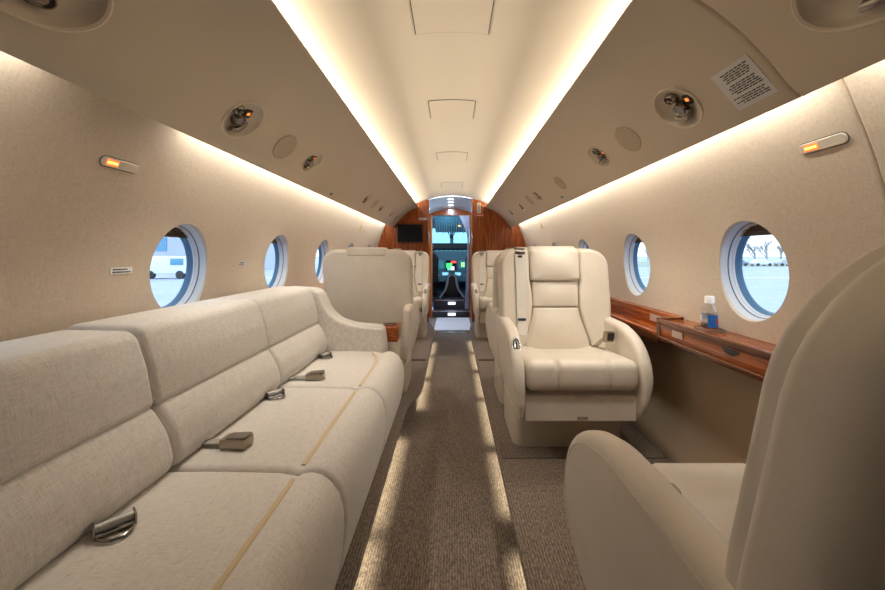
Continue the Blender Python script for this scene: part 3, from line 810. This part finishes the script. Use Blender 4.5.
    bm = bmesh.new(); rbox(bm, sp(.625,.1535), (.046,.008,.016), .003, (4,2,3)); obj('belt_stop', bm, NAVY, sb)
    # buckle on the far side of the cushion
    q = -ms
    bm = bmesh.new(); ribbon(bm, [(q*.20,.07,.475),(q*.215,.02,.520),(q*.222,-.03,.548)], .036, .003, (1,0,0)); lb = obj('lap_belt', bm, WEB, root, smooth=False)
    bm = bmesh.new(); rbox(bm, (q*.226,-.060,.560), (.052,.030,.062), .006, (5,4,5), lambda p: (p.x, p.y-.3*p.z, p.z)); bk = obj('buckle', bm, BRONZE, root)
    bm = bmesh.new(); rbox(bm, (q*.232,-.078,.562), (.036,.008,.044), .003, (4,2,4), lambda p: (p.x, p.y-.3*p.z, p.z)); obj('buckle_button', bm, BLACK, bk)
    return root
ca = make_chair(-1); cb = make_chair(1)
BO, SL, RC, AH, RB = .070, .23, .155, .030, .062; cn = make_chair(-1); BO, SL, RC, AH, RB = 0.0, .17, .105, 0.0, .03
G = 'cream leather armchairs'
def put(o, x, y, back, lb):
    o.location = (x, y, 0.001); o.rotation_euler = (0, 0, PI if back else 0); tag(o, lb, 'armchair', G)
put(ca, .605, 2.08, False, 'cream leather armchair facing us across the right side, seat and belts in full view')
put(cn, .598, .60, True, 'cream armchair in the right foreground seen from behind, cut by the photo edge')
put(copy_tree(ca), -.612, 3.02, True, 'cream armchair showing its broad plain back just past the sofa arm on the left')
put(cb, .605, 2.82, True, 'cream armchair hidden behind the fully visible right armchair, back to back with it')
put(copy_tree(ca), .575, 4.62, False, 'farthest armchair on the right of the aisle, in front of the wooden bulkhead')
put(copy_tree(cb), -.605, 4.62, False, 'farthest armchair on the left of the aisle, below the black monitor')

# ---------------------------------------------------------------- bulkhead
def bulk(name, sx, xin, y0, y1, m):
    out = [Vector((p.x, p.y)) for p in DADOP[::-1]]+[Vector((p.x, p.y)) for p in WALL[::-1]]+[Vector((p.x,p.y)) for p in CEILP[::-1] if p.x > xin+.01]
    pts = [(xin, FZ-CZ-.0)]+[(1.055, FZ-CZ)]+[(p.x+.004, p.y) for p in out]+[(xin, ceil_z(xin)-CZ+.0)]
    seen = []
    for p in pts:
        if not seen or (Vector(p)-Vector(seen[-1])).length > 1e-4: seen.append(p)
    bm = bmesh.new(); a = [bm.verts.new((sx*x, y0, z+CZ)) for x, z in seen]; b = [bm.verts.new((sx*x, y1, z+CZ)) for x, z in seen]
    bm.faces.new(a); bm.faces.new(b[::-1])
    for i in range(len(a)): bm.faces.new((a[i], a[(i+1) % len(a)], b[(i+1) % len(a)], b[i]))
    return struct(obj(name, bm, m, smooth=False))
bulk('wall_front', -1, .355, 5.60, 5.66, WOODV)
bulk('wall_front_right', 1, .305, 5.60, 5.66, WOODV)
for i, (x0, x1) in enumerate(((-.362,-.340), (.293,.312))):
    struct(obj('trim_%d' % (20+i), bbox(x0, x1, 5.585, 5.67, FZ+.001, CZ+.80, .004), WOODH))
MON = tag(empty('monitor', (-.612, 5.56, CZ+.30)), 'black flat monitor mounted on the left half of the wooden bulkhead', 'monitor')
obj('casing', bbox(-.185,.185,-.018,.018,-.130,.135,.004), BLACK, MON)
obj('screen', bbox(-.172,.172,-.0205,-.0185,-.112,.120), mat('off_screen', (.004,.005,.008), .45, spec=.2), MON, smooth=False)
obj('mount', bbox(-.06,.06,.018,.042,-.06,.06), BLACK, MON)
def bsign(name, x0,x1,z0,z1, m, lb, bars=None, ink=None):
    xc, zc = (x0+x1)/2, (z0+z1)/2
    o = obj(name, bbox(x0-xc,x1-xc,-.004,.0,z0-zc,z1-zc), m, smooth=False); o.location = (xc, 5.598, zc+CZ); tag(o, lb, 'sign')
    if bars:
        bm = bmesh.new()
        for a,b,c,d in bars: box(bm, a-xc,b-xc,-.0055,-.004,c-zc,d-zc)
        obj('lettering', bm, ink, o, smooth=False)
bsign('sign', -.49,-.375,.50,.535, PLAC, 'small white sign on the bulkhead left of the cockpit passage')
bsign('sign', .37,.425,.60,.755, PLAC, 'white sign with vertical stripes high on the bulkhead right of the passage', [(.385,.391,.61,.745),(.404,.410,.61,.745)], INK)
bsign('sign', .345,.47,.555,.585, INKR, 'small red sign under the striped white one on the right bulkhead', [(.365,.45,.566,.574)], PLAC)
# ---------------------------------------------------------------- vestibule and cockpit
COOL = mat('vestibule_headliner', (.66,.70,.76), .5)
bm = bmesh.new(); pts = [(-.80,.45)]+[(-.62,.62),(-.45,.76),(-.30,.82),(-.15,.848),(0,.856),(.15,.848),(.30,.82),(.45,.76),(.62,.62)]+[(.80,.45)]
rws = [[bm.verts.new((x, y, z+CZ)) for x, z in pts] for y in (5.65, 7.3)]
for i in range(len(pts)-1): bm.faces.new((rws[0][i], rws[0][i+1], rws[1][i+1], rws[1][i]))
struct(obj('ceiling_entry', bm, COOL))
bm = bmesh.new(); box(bm, .80,.84,5.66,7.3,FZ-.05,CZ+.5); struct(obj('wall_entry_right', bm, WOODV, smooth=False))
bm = bmesh.new(); box(bm, -.84,-.80,6.55,7.3,FZ-.05,CZ+.5); box(bm, -.84,-.80,5.66,6.55,CZ+.38,CZ+.5); struct(obj('wall_entry_left', bm, WOODV, smooth=False))
bm = bmesh.new(); box(bm, -.80,-.55,5.66,7.02,FZ-.05,FZ); box(bm, .55,.80,5.66,7.02,FZ-.05,FZ); struct(obj('floor_entry', bm, CARPET, smooth=False))
lb3 = ['nearest', 'middle', 'farthest']
for i, y in enumerate((5.86, 6.2, 6.58)):
    r = tag(empty('ceiling_light', (-.02, y, CZ+.852)), '%s of three small white lights in the passage ceiling before the cockpit' % lb3[i], 'light', 'passage ceiling lights')
    obj('bezel', bbox(-.05,.05,-.03,.03,-.008,.002,.003), STEEL, r)
    obj('lens', bbox(-.042,.042,-.022,.022,-.011,-.0075), mat('white_lens_and_glint', (.9,.9,.9), .3, emit=(.85,.93,1), estr=6), r)
# cockpit door frame
DF = empty('door_1', (0, 7.0, FZ)); struct(DF)
def P(x0,x1,y0,y1,z0,z1,b=.004): return bbox(x0,x1,y0-7.0,y1-7.0,z0+CZ-FZ,z1+CZ-FZ,b)
obj('jamb', P(-.80,-.372,7.0,7.08,-1.17,.62), WOODV, DF); obj('jamb', P(.355,.80,7.0,7.08,-1.17,.62), WOODV, DF)
obj('jamb_trim', P(-.395,-.362,6.97,7.09,-1.17,.71), mat('lit_edge_wood', (.50,.17,.04), .25), DF)  # orange tone paints in the light caught by the wooden jamb edges
obj('jamb_trim', P(.325,.36,6.97,7.09,-1.17,.71), mat('lit_edge_wood', (.50,.17,.04), .25), DF)
obj('bright_strip', P(.385,.41,6.96,7.0,-1.1,.60), mat('pale_metal', (.6,.65,.72), .3, .5), DF)
bm = bmesh.new()
top = [(x, .845-.62*x*x) for x in [-.80+.1*i for i in range(17)]]
a = [bm.verts.new((x, 0, z+CZ-FZ)) for x, z in top]; b = [bm.verts.new((x, .08, z+CZ-FZ)) for x, z in top]
c = [bm.verts.new((x, 0, (.712 if abs(x) < .45 else .40)+CZ-FZ)) for x, z in top]; d = [bm.verts.new((x, .08, (.712 if abs(x) < .45 else .40)+CZ-FZ)) for x, z in top]
for i in range(16):
    bm.faces.new((a[i],a[i+1],c[i+1],c[i])); bm.faces.new((b[i],b[i+1],d[i+1],d[i])); bm.faces.new((a[i],a[i+1],b[i+1],b[i])); bm.faces.new((c[i],c[i+1],d[i+1],d[i]))
obj('header', bm, WOODV, DF, smooth=False)
for i, z in enumerate((.80, .765)): obj('header_glint', P(-.065,.0,6.992,7.0,z-.009,z+.009,0), mat('white_lens_and_glint', (.9,.9,.9), .3, emit=(.85,.93,1), estr=6), DF)  # glowing bars stand in for the ceiling lights reflected in the header
# mat
bm = bmesh.new(); pad(bm, roundpoly([(-.29,5.76),(.29,5.76),(.29,6.88),(-.29,6.88)], .02), .018, .008, lambda a,b,d: (a+.0, b-6.3, d), rb=0)
o = obj('floor_mat', bm, fabric('mat_pale', (.62,.66,.72), .06, 200)); o.location = (.015,6.3,FZ+.001); tag(o, 'pale grey floor mat lying in the passage before the cockpit steps', 'mat')
o = obj('threshold', bbox(-.35,.30,5.60,5.70,FZ,FZ+.012,.003), STEEL); struct(o); o.name = 'trim_30'
# steps
for i, (y0, y1, z0, z1) in enumerate(((7.0,7.25,-1.17,-1.05),(7.25,7.45,-1.17,-.88))):
    r = tag(empty('step', (0,(y0+y1)/2,FZ)), ['lower lit step up to the cockpit', 'upper lit step up to the cockpit'][i], 'step', 'cockpit steps')
    yc = (y0+y1)/2
    obj('tread', bbox(-.36,.35,y0-yc,y1-yc,.0,z1+CZ-FZ,.004), mat('dark_step', (.03,.035,.045), .4), r)
    obj('nosing', bbox(-.36,.35,y0-yc-.006,y0-yc+.04,z1+CZ-FZ-.012,z1+CZ-FZ+.004,.002), STEEL, r)
    obj('step_light', bbox(-.075,.065,y0-yc-.006,y0-yc+.002,z1+CZ-FZ-.085,z1+CZ-FZ-.035), mat('step_lamp', (.8,.8,.8), .3, emit=(.8,.9,1), estr=1.2), r, smooth=False)
# curtain
bm = bmesh.new(); rws = []
for j in range(25):
    v = j/24; z = .70-1.70*v
    x1 = .315; w = .19-.16*math.sin(min(1, v/.28)*PI/2)+.035*max(0, (v-.35)/.65)
    rws.append([bm.verts.new((x1-w*(1-k/30)-.015*v, 6.925+.020*math.sin(k*1.25+v*.6), z+CZ)) for k in range(31)])
for r0, r1 in zip(rws, rws[1:]):
    for k in range(30): bm.faces.new((r0[k], r0[k+1], r1[k+1], r1[k]))
bmesh.ops.solidify(bm, geom=bm.faces[:], thickness=.002)
o = obj('curtain', bm, mat('sheer_curtain', (.82,.84,.92), .8)); tag(o, 'pale gathered curtain hanging at the right of the cockpit doorway', 'curtain')
# cockpit shell
CK = mat('cockpit_grey', (.13,.29,.38), .6)
bm = bmesh.new(); box(bm, -.85,.85,7.45,8.6,CZ-.93,CZ-.88); struct(obj('floor_cockpit', bm, mat('cockpit_floor', (.02,.02,.025), .8), smooth=False))
bm = bmesh.new(); box(bm, -.85,-.80,7.2,9.0,CZ-1.2,CZ+.15); box(bm, .80,.85,7.2,9.0,CZ-1.2,CZ+.15); struct(obj('wall_cockpit', bm, CK, smooth=False))
bm = bmesh.new(); box(bm, -.85,.85,7.25,8.30,CZ+.72,CZ+.76); struct(obj('ceiling_cockpit', bm, CK, smooth=False))
# overhead switch panel
OP = tag(empty('overhead_switch_panel', (0,7.9,CZ+.62)), 'overhead cockpit panel full of small switches above the windshield', 'control panel')
def OPM(a,b,d): return (a, b, .05-.35*(b+.05)*.9-d)
bm = bmesh.new(); pad(bm, roundpoly([(-.36,-.35),(.36,-.35),(.36,.42),(-.36,.42)], .03), .05, .008, OPM, rb=.002); obj('panel_body', bm, CK, OP)
bm = bmesh.new()
for i in range(13):
    for j in range(9):
        if random.random() < .85:
            a, b = -.32+.052*i, -.31+.085*j; p = OPM(a, b, .05); box(bm, p[0]-.008, p[0]+.008, p[1]-.008, p[1]+.008, p[2]-.035, p[2]+.002)
o = obj('switches', bm, mat('switch_blue', (.22,.42,.52), .4), OP, smooth=False); o['kind'] = 'stuff'
obj('amber_light', bbox(.13,.18,-.02,.03,-.045,-.03), mat('amber_small', (.5,.3,.1), .4, emit=(1,.55,.2), estr=2), OP, smooth=False)
bm = bmesh.new(); box(bm, -.85,.85,8.60,8.66,CZ-1.2,CZ+.12); struct(obj('wall_nose', bm, CK, smooth=False))
# compass in the middle of the windshield
CP = tag(empty('standby_compass', (-.01,8.54,CZ+.40)), 'dark standby compass hanging on the windshield centre post', 'compass')
obj('compass_body', bbox(-.045,.045,-.04,.04,-.05,.04,.012), BLACK, CP); bm = bmesh.new(); tube(bm, [(-.08,0,.11),(-.06,0,.04),(-.03,0,.02)], .010); tube(bm, [(.08,0,.11),(.06,0,.04),(.03,0,.02)], .010); obj('bracket', bm, BLACK, CP)
# windshield
bm = bmesh.new(); box(bm, -.045,.035,8.6,8.68,CZ+.10,CZ+.72)
box(bm, -.85,.85,8.28,8.34,CZ+.56,CZ+.76)
for sx in (-1, 1): box(bm, min(sx*.72, sx*.85), max(sx*.72, sx*.85), 8.3,8.68,CZ+.1,CZ+.72)
struct(obj('window_frame_cockpit', bm, CK, smooth=False))
for i, (x0, x1) in enumerate(((-.72,-.045),(.035,.72))):
    w = empty('window_%d' % (20+i), ((x0+x1)/2, 8.62, CZ+.4)); struct(w)
    bm = bmesh.new(); h = (x1-x0)/2
    v = [bm.verts.new(p) for p in ((-h,.06,-.30),(h,.06,-.30),(h,-.26,.20),(-h,-.26,.20))]; bm.faces.new(v); bmesh.ops.solidify(bm, geom=bm.faces[:], thickness=.006)
    obj('windshield_pane', bm, WSGLASS, w, smooth=False)
# instrument panel
IP = tag(empty('instrument_panel', (0,8.3,CZ-.3)), 'dark blue cockpit instrument panel with lit screens and gauges', 'instrument panel')
PANL = mat('panel_teal', (.09,.24,.32), .5)
bm = bmesh.new(); pad(bm, roundpoly([(-.78,.395),(.78,.395),(.78,-.30),(-.78,-.30)], .02), .05, .006, lambda a,b,d: (a,-d,b), rb=0); obj('panel_face', bm, PANL, IP)
bm = bmesh.new(); pad(bm, roundpoly([(-.78,.52),(-.5,.535),(.5,.535),(.78,.52),(.78,.40),(-.78,.40)], [.05,.1,.1,.05,.02,.02]), .30, .02, lambda a,b,d: (a,.17-d,b)); obj('glareshield', bm, mat('glare_black', (.015,.022,.03), .7), IP)
def scr(nm, x0,x1,z0,z1, m, y=-.053): return obj(nm, bbox(x0,x1,y-.004,y+.001,z0,z1), m, IP, smooth=False)
for i in range(7): scr('mode_selector', -.36+.10*i,-.29+.10*i,.355,.385, mat('lit_cyan', (.05,.2,.25), .4, emit=(.15,.55,.7), estr=.35))
sc_dk = mat('screen_teal', (.01,.05,.07), .2, emit=(.05,.30,.38), estr=.5)
c1 = scr('display', -.13,.10,-.06,.165, mat('screen_dark', (.01,.02,.03), .2))
for nm, x0,x1,z0,z1,c,e in (('map_green',-.12,.0,.0,.10,(.05,1,.15),1.6),('warning_red',-.02,.09,.105,.15,(1,.06,.05),2),('text_white',-.03,.05,-.05,.03,(.8,.9,.9),1.2),('text_green',-.10,-.04,-.05,-.01,(.1,.9,.6),1.2)):
    o = obj(nm, bbox(x0,x1,-.062,-.057,z0,z1), mat('lit_'+nm, mul(c,.3), .4, emit=c, estr=e), c1, smooth=False)
for x0, x1 in ((-.60,-.38),(-.34,-.17),(.15,.30),(.36,.60)): scr('display', x0,x1,-.02,.16, sc_dk)
for x0 in (.20,.24): scr('gauge', x0,x0+.03,.02,.12, mat('lit_gg', (.1,.3,.1), .4, emit=(.4,1,.3), estr=1.2), -.058)
for x0 in (-.21,.06): scr('control_display', x0,x0+.13,-.165,-.10, mat('lit_cdu', (.2,.4,.5), .4, emit=(.25,.62,.85), estr=1.0))
bm = bmesh.new(); random.seed(3)
for i in range(34):
    for j in range(7):
        if random.random() < .6: x = -.70+.042*i; z = .335-.028*j if j < 3 else -.07-.03*j; box(bm, x, x+.016, -.060,-.05, z, z+.012)
o = obj('knobs', bm, mat('knob_teal', (.15,.30,.36), .5), IP, smooth=False); o['kind'] = 'stuff'
# pedestal
PD = tag(empty('centre_pedestal', (0,7.90,CZ-.88)), 'black centre pedestal between the pilot seats', 'pedestal')
bm = bmesh.new(); pad(bm, roundpoly([(-.16,0),(.16,0),(.15,.30),(.10,.44),(-.10,.44),(-.15,.30)], .03), .40, .02, lambda a,b,d: (a,.30-d,b)); obj('pedestal_body', bm, BLACK, PD)
for s in (-1, 1):
    bm = bmesh.new(); tube(bm, [(s*x, -.12-.055*k, z) for k, (x, z) in enumerate(((.05,.46),(.085,.40),(.10,.28),(.13,.16),(.21,.06),(.25,.01)))], .028, 8, False, .5); obj('side_rail', bm, mat('grey_band', (.15,.16,.18), .6), PD)
bm = bmesh.new(); 
for x in (-.05,0,.05): tube(bm, [(x,-.08,.42),(x,-.10,.52)], .010); rbox(bm, (x,-.10,.53), (.03,.03,.03), .008, (3,3,3))
obj('throttle_levers', bm, mat('lever_grey', (.10,.11,.12), .5), PD)
for sx, lbn in ((-1,'left'),(1,'right')):
    S = tag(empty('pilot_seat', (sx*.50,7.75,CZ-.88)), 'dark %s pilot seat seen through the cockpit doorway' % lbn, 'pilot seat', 'pilot seats')
    bm = bmesh.new(); pad(bm, roundpoly([(-.22,.28),(.22,.28),(.23,.80),(.17,.92),(-.17,.92),(-.23,.80)], .06), .11, .03, lambda a,b,d: (a,-d+.02,b)); obj('backrest', bm, BLACK, S)
    bm = bmesh.new(); rbox(bm, (0,.23,.30), (.44,.44,.10), .03, (6,6,4)); obj('seat', bm, BLACK, S)
    obj('pedestal_base', bbox(-.14,.14,.06,.36,0,.26,.01), BLACK, S)
    bm = bmesh.new(); rbox(bm, (-sx*.24,.05,.42), (.05,.30,.06), .015, (4,5,3)); obj('armrest', bm, mat('grey_band', (.15,.16,.18), .6), S)
    bm = bmesh.new(); pad(bm, roundpoly([(-.13,.93),(.13,.93),(.12,1.08),(-.12,1.08)], .04), .08, .02, lambda a,b,d: (a,-d+.02,b)); obj('headrest', bm, BLACK, S)

# rear wall of the cabin behind the camera
bm = bmesh.new(); box(bm, -1.13,1.13,Y0-.04,Y0,FZ,CZ+.9); struct(obj('wall_back', bm, WALLF, smooth=False))

# ---------------------------------------------------------------- outside
GZ = -1.7
bm = bmesh.new(); v = [bm.verts.new(p) for p in ((-400,-200,GZ),(400,-200,GZ),(400,400,GZ),(-400,400,GZ))]; bm.faces.new(v)
TM = mat('tarmac', (.36,.41,.50), .8); f = noise(TM, coords(TM), .4, 4); setcol(TM, ramp(TM, f, [(.3,(.33,.385,.49)),(.7,(.38,.43,.54))]))
g = obj('ground', bm, TM, smooth=False); struct(g)
bm = bmesh.new(); box(bm, -150,150,43,43.5,GZ+.01,GZ+.03); o = obj('painted_line', bm, mat('line_white', (.85,.85,.85), .6), smooth=False); o['kind'] = 'structure'
bm = bmesh.new(); box(bm, 30,200,82,130,GZ+.01,GZ+.06); o = obj('grass_verge', bm, mat('pale_grass', (.30,.34,.26), .9), smooth=False); o['kind'] = 'structure'
BARK = mat('bark', (.36,.36,.38), .9)
tl = ['leftmost', 'second', 'third', 'fourth', 'rightmost']
for i, (px, y) in enumerate(((648,150),(742,92),(755,98),(767,90),(781,95))):
    x = (px-452)/F*y; rnd = random.Random(i); bm = bmesh.new()
    def br(p, d, L, r, lv):
        q = p+d*L; tube(bm, [p, p.lerp(q,.5)+Vector((rnd.uniform(-.1,.1),rnd.uniform(-.1,.1),0))*L*.3, q], [r, r*.8, r*.6], 5)
        if lv:
            for _ in range(4): br(p.lerp(q, rnd.uniform(.5,1)), (d+Vector((rnd.uniform(-1,1),rnd.uniform(-1,1),rnd.uniform(-.1,.6)))).normalized(), L*.62, r*.55, lv-1)
    br(Vector((0,0,0)), Vector((0,0,1)), 3.0, .28, 4)
    o = obj('bare_tree', bm, BARK); o.location = (x, y, GZ); tag(o, 'bare winter tree beyond the tarmac, %s seen through the right windows' % tl[i], 'tree', 'bare trees outside')
for i, (px, y, c, lb) in enumerate(((737,84,(.25,.30,.36),'dark'),(761,84,(.75,.77,.8),'white'),(785,84,(.45,.5,.55),'grey'))):
    x = (px-452)/F*y; r = tag(empty('parked_car', (x,y,GZ+.06)), 'small %s car parked beyond the tarmac, seen through the nearest right window' % lb, 'car', 'parked cars')
    bm = bmesh.new(); pad(bm, roundpoly([(-2.1,.3),(2.1,.3),(2.1,.85),(1.2,1.0),(.7,1.45),(-1.0,1.45),(-1.7,.95),(-2.1,.85)], .15), 1.7, .15, lambda a,b,d: (a,d-.85,b)); obj('body', bm, mat('car_'+lb, c, .3), r)
    for wx in (-1.3,1.3):
        for wy in (-.8,.8):
            bm = bmesh.new(); tube(bm, [(wx,wy-.1,.32),(wx,wy+.1,.32)], .32, 14); obj('wheel', bm, BLACK, r)
# white hangar block and a parked ground truck seen through the left windows
H = tag(empty('hangar', (-60,62,GZ)), 'white airport building with blue windows outside the left windows', 'building')
bm = bmesh.new(); box(bm, -30,26,0,12,0,9.0); obj('walls', bm, mat('hangar_white', (.46,.50,.55), .6), H, smooth=False)
for i in range(7):
    bm = bmesh.new(); box(bm, -26+i*7.2,-22.5+i*7.2,-.1,.05,3.2,5.4); obj('window', bm, mat('hangar_glass', (.10,.30,.45), .2), H, smooth=False)
K = tag(empty('service_truck', (-31,42,GZ)), 'white service truck on the tarmac outside the nearest left window', 'truck')
bm = bmesh.new(); rbox(bm, (0,0,1.5), (5.0,2.0,1.9), .15, (6,4,4)); obj('body', bm, mat('truck_white', (.75,.77,.8), .5), K)
obj('side_window', bbox(.6,2.0,-1.03,-.98,1.5,2.2,.02), mat('hangar_glass', (.10,.30,.45), .2), K)
for wx in (-1.6,1.6):
    bm = bmesh.new(); tube(bm, [(wx,-1.0,.45),(wx,-.7,.45)], .45, 16); obj('wheel', bm, BLACK, K)

# ---------------------------------------------------------------- light
def area(name, loc, d, sx, sy, power, col, spread=PI):
    l = bpy.data.lights.new(name, 'AREA'); l.shape = 'RECTANGLE'; l.size = sx; l.size_y = sy; l.energy = power; l.color = col; l.spread = spread
    o = bpy.data.objects.new(name, l); COL.objects.link(o); o.location = loc
    z = -Vector(d).normalized(); x = Vector((0,1,0))
    y = z.cross(x).normalized(); x = y.cross(z)
    o.matrix_world = Matrix.Translation(loc) @ Matrix((x, y, z)).transposed().to_4x4(); return o
WARM = (1,.89,.70); WARM2 = (1,.95,.83)
E_READ = 14.0
E_UP, E_LOW, E_FLOOR = 4.1, 1.9, .66      # watts per metre
for sx in (1, -1):
    a, b = .45, 5.5
    area('cove_led', (sx*.575, (a+b)/2, CZ+.678), (-sx*.45,0,.9), b-a, .012, E_UP*(b-a), WARM)
    segs = [(.35,.90),(.98,5.5)] if sx > 0 else [(.35,.86),(1.36,5.5)]
    for a, b in segs:
        area('wall_led', (sx*.903, (a+b)/2, CZ+.462), (sx*.75,0,-.35), b-a, .010, E_LOW*(b-a), WARM2)
for sx, segs in ((1, ((1.20,1.46),(1.70,2.22),(2.34,3.02),(3.10,3.72),(3.84,4.42),(4.54,5.10))), (-1, ((.95,1.55),(1.62,2.40),(2.86,3.5),(3.6,4.3),(4.4,5.0)))):
    for a, b in segs:
        x = .262 if sx > 0 else (-.334 if b < 2.6 else -.259)
        area('floor_led', (x, (a+b)/2, -.042), (.01,0,-1), b-a, .012, E_FLOOR*(b-a), (1,.93,.68), R(70))
def spot(name, loc, aim, power, col, ang, rad):
    l = bpy.data.lights.new(name, 'SPOT'); l.energy = power; l.color = col; l.spot_size = R(ang); l.spot_blend = 1; l.shadow_soft_size = rad
    o = bpy.data.objects.new(name, l); COL.objects.link(o); o.location = loc
    o.rotation_euler = (Vector(aim)-Vector(loc)).to_track_quat('-Z', 'Y').to_euler()
for sx, y, ay in ((1,1.30,1.75),(1,1.98,2.0),(-1,1.41,1.35),(-1,2.085,2.35),(1,3.38,3.1),(-1,3.45,3.3),(1,4.2,4.4),(-1,4.1,4.4)):
    spot('reading_lamp', (sx*.735, y, CZ+.49), (sx*.60, ay, .4), E_READ, (1,.93,.81), 110, .05)
for y in (5.86, 6.2, 6.58):
    area('entry_lamp', (-.02, y, CZ+.838), (0,.05,-1), .05, .09, 5.0, (.64,.79,1))
l = bpy.data.lights.new('cockpit_fill_light', 'POINT'); l.energy = 3.5; l.color = (.45,.78,1); l.shadow_soft_size = .05  # added fill to brighten the cockpit, no fixture behind it
o = bpy.data.objects.new('cockpit_fill_light', l); COL.objects.link(o); o.location = (-.1, 7.5, CZ+.40)
w = bpy.data.worlds.new('sky'); bpy.context.scene.world = w; w.use_nodes = True
bg = w.node_tree.nodes['Background']; bg.inputs[0].default_value = (.74,.85,1.0,1); bg.inputs[1].default_value = 2.1

# ---------------------------------------------------------------- camera
cam = bpy.data.cameras.new('camera'); co = bpy.data.objects.new('camera', cam); COL.objects.link(co)
cam.sensor_width = 36; cam.lens = F/885*36; cam.shift_x = -9.5/885; cam.shift_y = -41/885; cam.clip_start = .02; cam.clip_end = 2000
co.location = (0,0,CZ); co.rotation_euler = (PI/2,0,0)
sc = bpy.context.scene; sc.camera = co
sc.view_settings.view_transform = 'Standard'; sc.view_settings.look = 'None'; sc.view_settings.gamma = 1; sc.view_settings.exposure = 0.36
sc.view_settings.use_curve_mapping = False
sc.cycles.use_denoising = True; sc.cycles.max_bounces = 10; sc.cycles.diffuse_bounces = 6; sc.cycles.sample_clamp_indirect = 8
sc.cycles.caustics_reflective = False; sc.cycles.caustics_refractive = False
